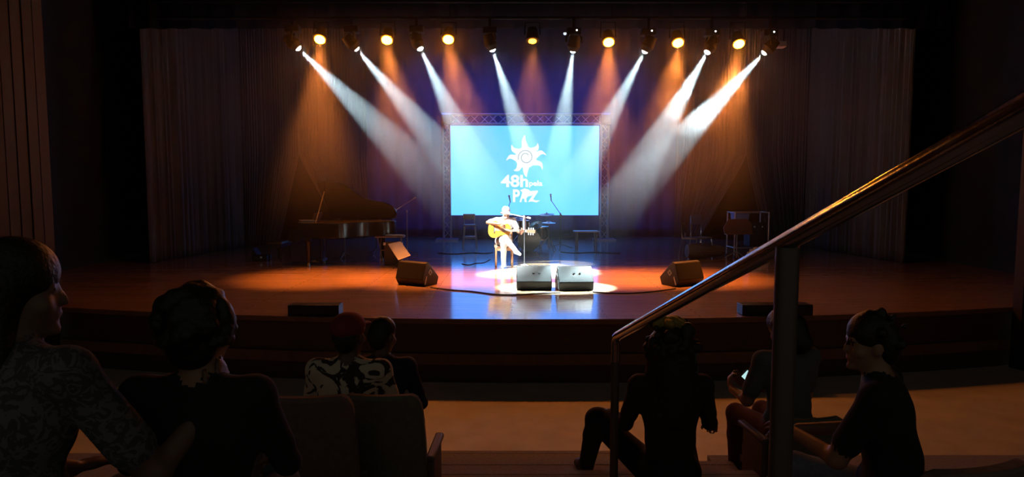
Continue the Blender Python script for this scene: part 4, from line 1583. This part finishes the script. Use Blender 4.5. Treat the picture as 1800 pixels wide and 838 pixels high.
# woman sitting on the aisle step
def long_curls(t, c, R):
    B = Body()
    rg = random.Random(21)
    P = lambda x, y, z: c + R @ Vector((x, y, z))
    B.ell(P(0, -.03, .04), (.105, .115, .11), 0, .03)
    B.cap(P(0, -.07, 0), P(0, -.11, -.34), .12, .10, 0, .05)
    for s in (-1, 1):
        B.cap(P(s * .07, -.03, .02), P(s * .12, -.05, -.3), .06, .05, 0, .04)
    for i in range(150):
        a = rg.uniform(0, 6.28)
        z = rg.uniform(-.36, .16)
        r = .135 + .03 * math.sin(z * 9) if z < .04 else .13 * math.cos((z - .04) * 5.5)
        if math.sin(a) > .5 and z < .06:
            continue
        B.ell(P(r * math.cos(a), -.05 + r * .95 * math.sin(a), z), (rg.uniform(.016, .032),) * 3, 0, .008)
    part('hair', B.mesh('hair', [mat('dark brown curls', (.022, .013, .008), .55, bump=.5, scale=50)], .010), None, t)
    B = Body()
    for i in range(40):
        a = rg.uniform(0, 6.28)
        e = rg.uniform(.85, 1.55)
        r = .142
        B.ell(P(r * math.cos(a) * math.cos(e), -.035 + r * math.sin(a) * math.cos(e), .035 + r * math.sin(e) * .92), (rg.uniform(.014, .026),) * 3, 0, .01)
    B.ell(P(0, -.03, .1), (.07, .075, .06), 0, .02)
    part('hair_top', B.mesh('hair_top', [mat('golden brown curls', (.34, .22, .04), .55, bump=.5, scale=50)], .009), None, t, label='golden tinted curls on top')


pe = dict(pelvis=(0, 0, .1), waist=(0, .0, .28), chest=(0, .01, .46), neck=(0, .03, .645), head=(0, .06, .79),
          sh=[(-.175, .01, .585), (.175, .01, .585)], el=[(-.23, .12, .33), (.25, .10, .34)], wr=[(-.28, .36, .30), (.33, .32, .24)],
          hip=[(-.09, .03, .08), (.09, .03, .08)], knee=[(-.36, .40, .25), (.16, .44, .26)], ankle=[(-.40, .56, -.10), (.16, .52, -.10)], toe=[(-.44, .72, -.165), (.17, .70, -.165)],
          look=(.1, 0, 0), width=.95, sleeve='long')
make_person('long curly haired spectator sitting on the aisle step beside the handrail', at(1186, 3.78, .9), .0, pe, [skin_a, mat('dark brown knit', (.03, .017, .013), .9), black_c, shoe_k, eye_m, lip_m], long_curls, .010, 'audience', 1.06)

# spectator with a phone
pf = seated(.05)
pf['el'] = [(-.24, .12, .76), (.22, .12, .76)]
pf['wr'] = [(-.24, .30, .78), (-.10, .34, .78)]
pf['hand'] = [((.15, .5, .85), (1, -.1, .1)), ((-.3, .6, .6), (-.7, -.2, .6))]
pf['curl'] = (1.1, 1.0)
fx = at(1400, 4.25, .5)
make_person('spectator in grey half hidden by the second rail post, holding a phone', fx, .25, shift(pf, look=(.3, -.45, 0), sleeve='short'), [skin_a, grey_c, mat('dark red trousers', (.09, .025, .02), .9), shoe_k, eye_m, lip_m], hair_cap(hair_k, vol=1.05, back=.12), .011, 'audience')
pc = D(1321, 668, 4.47)
t = thing('phone', 'lit phone held up by the spectator behind the rail post', 'phone', pc, .3)
t.rotation_euler = (math.radians(-35), math.radians(-38), .35)
part('case', MB().box((0, 0, 0), (.072, .010, .145)), rubber, t, bevel=.004)
part('display', MB().box((0, -.0055, 0), (.064, .002, .13)), emis('lit phone display', (.5, .8, .8), 1.0), t, label='glowing phone display')

# man in black at the right, turned to the left
pg = seated(.08, spread=.16)
pg['el'] = [(-.22, .2, .78), (.24, .16, .78)]
pg['wr'] = [(-.05, .42, .80), (.10, .42, .76)]
make_person('spectator in a black top and jeans at the right, turned towards the aisle', at(1598, 2.72, U1), .95, shift(pg, look=(.5, 0, 0), width=1.1, sleeve='short'), [skin_a, black_c, pale_denim, shoe_k, eye_m, lip_m], hair_cap(hair_k, vol=1.04, curls=20, seed=9), .011, 'audience')

# ================================================================ HANDRAIL
A = D(1082, 592, 3.6)
Bp = D(1385, 424, 1.7)
dr = (Bp - A)
E = A + dr * ((3.6 - .55) / 1.9)
rail = thing('handrail', 'brushed steel handrail sloping up beside the aisle steps', 'handrail', (A.x, A.y, .9))
off = (A.x, A.y, .9)
u = dr.normalized()
bend = [Vector((A.x, A.y, A.z - .14)), Vector((A.x, A.y, A.z - .05))] + [Vector((A.x, A.y, A.z - .05)) * ((1 - t) ** 2) + Vector((A.x, A.y, A.z)) * 2 * t * (1 - t) + (A + u * .05) * t * t for t in (.25, .5, .75, 1)]
part('rail_tube', MB().tube(bend + [A + u * .2, A + dr * .5, Bp, E], .025, 20), steel, rail, off)
part('post', MB().cyl((A.x, A.y, A.z - .10), (A.x, A.y, .9), .0235, n=16).cyl((A.x, A.y, .9), (A.x, A.y, .91), .06, n=20), post_steel, rail, off)
part('post', MB().cyl(Bp + Vector((0, 0, -.015)), (Bp.x, Bp.y, 1.5), .030, n=20).cyl((Bp.x, Bp.y, 1.5), (Bp.x, Bp.y, 1.51), .07, n=20), post_steel, rail, off)

# ================================================================ HAZE
def vol(name, dens, col_, g, noise=None):
    m = bpy.data.materials.new(name)
    m.use_nodes = True
    nt = m.node_tree
    for n in list(nt.nodes):
        nt.nodes.remove(n)
    o = nt.nodes.new('ShaderNodeOutputMaterial')
    v = nt.nodes.new('ShaderNodeVolumeScatter')
    v.inputs['Color'].default_value = (*col_, 1)
    v.inputs['Density'].default_value = dens
    v.inputs['Anisotropy'].default_value = g
    nt.links.new(v.outputs[0], o.inputs['Volume'])
    if noise:
        tc = nt.nodes.new('ShaderNodeTexCoord')
        n = nt.nodes.new('ShaderNodeTexNoise')
        n.inputs['Scale'].default_value = noise
        n.inputs['Detail'].default_value = 4
        nt.links.new(tc.outputs['Object'], n.inputs['Vector'])
        mr = nt.nodes.new('ShaderNodeMapRange')
        mr.inputs[1].default_value = .46
        mr.inputs[2].default_value = .68
        mr.inputs[3].default_value = 0
        mr.inputs[4].default_value = dens
        nt.links.new(n.outputs['Fac'], mr.inputs[0])
        # soft outline of the puff
        ln = nt.nodes.new('ShaderNodeVectorMath')
        ln.operation = 'LENGTH'
        nt.links.new(tc.outputs['Object'], ln.inputs[0])
        m2 = nt.nodes.new('ShaderNodeMapRange')
        m2.inputs[1].default_value = 1.0
        m2.inputs[2].default_value = .35
        m2.inputs[3].default_value = 0
        m2.inputs[4].default_value = 1
        nt.links.new(ln.outputs['Value'], m2.inputs[0])
        mu = nt.nodes.new('ShaderNodeMath')
        mu.operation = 'MULTIPLY'
        nt.links.new(mr.outputs[0], mu.inputs[0])
        nt.links.new(m2.outputs[0], mu.inputs[1])
        nt.links.new(mu.outputs[0], v.inputs['Density'])
    return m


def haze_mat():
    m = vol('stage haze thinning towards the floor', HAZE, (.95, .97, 1.), 0.0)
    nt = m.node_tree
    v = [n for n in nt.nodes if n.type == 'VOLUME_SCATTER'][0]
    tc = nt.nodes.new('ShaderNodeTexCoord')
    sx = nt.nodes.new('ShaderNodeSeparateXYZ')
    mr = nt.nodes.new('ShaderNodeMapRange')
    mr.interpolation_type = 'SMOOTHSTEP'
    mr.inputs[1].default_value = -1.8      # object z: near the boards
    mr.inputs[2].default_value = 0.8
    mr.inputs[3].default_value = HAZE * .04
    mr.inputs[4].default_value = HAZE
    nt.links.new(tc.outputs['Object'], sx.inputs[0])
    nt.links.new(sx.outputs['Z'], mr.inputs[0])
    nt.links.new(mr.outputs[0], v.inputs['Density'])
    return m


hz = part('stage_haze', MB().box((0, 0, 0), (13.2, 3.6, 5.1)), haze_mat(), None)
hz.location = (X0, 13.4, SZ + .02 + 2.55)
tag(hz, 'thin haze hanging over the stage around the light beams', 'haze', kind='stuff')
pf_ = D(1238, 165, YL + .1)
pm = MB().ball((0, 0, 0), 1.0, 20, 12)
hp = part('smoke_puff', pm, vol('drifting smoke', .26, (.97, .97, 1.), .0, 2.2), None)
hp.location = pf_
hp.scale = (1.25, .8, .85)
tag(hp, 'denser drifting smoke caught in the two right beams', 'smoke', kind='stuff')
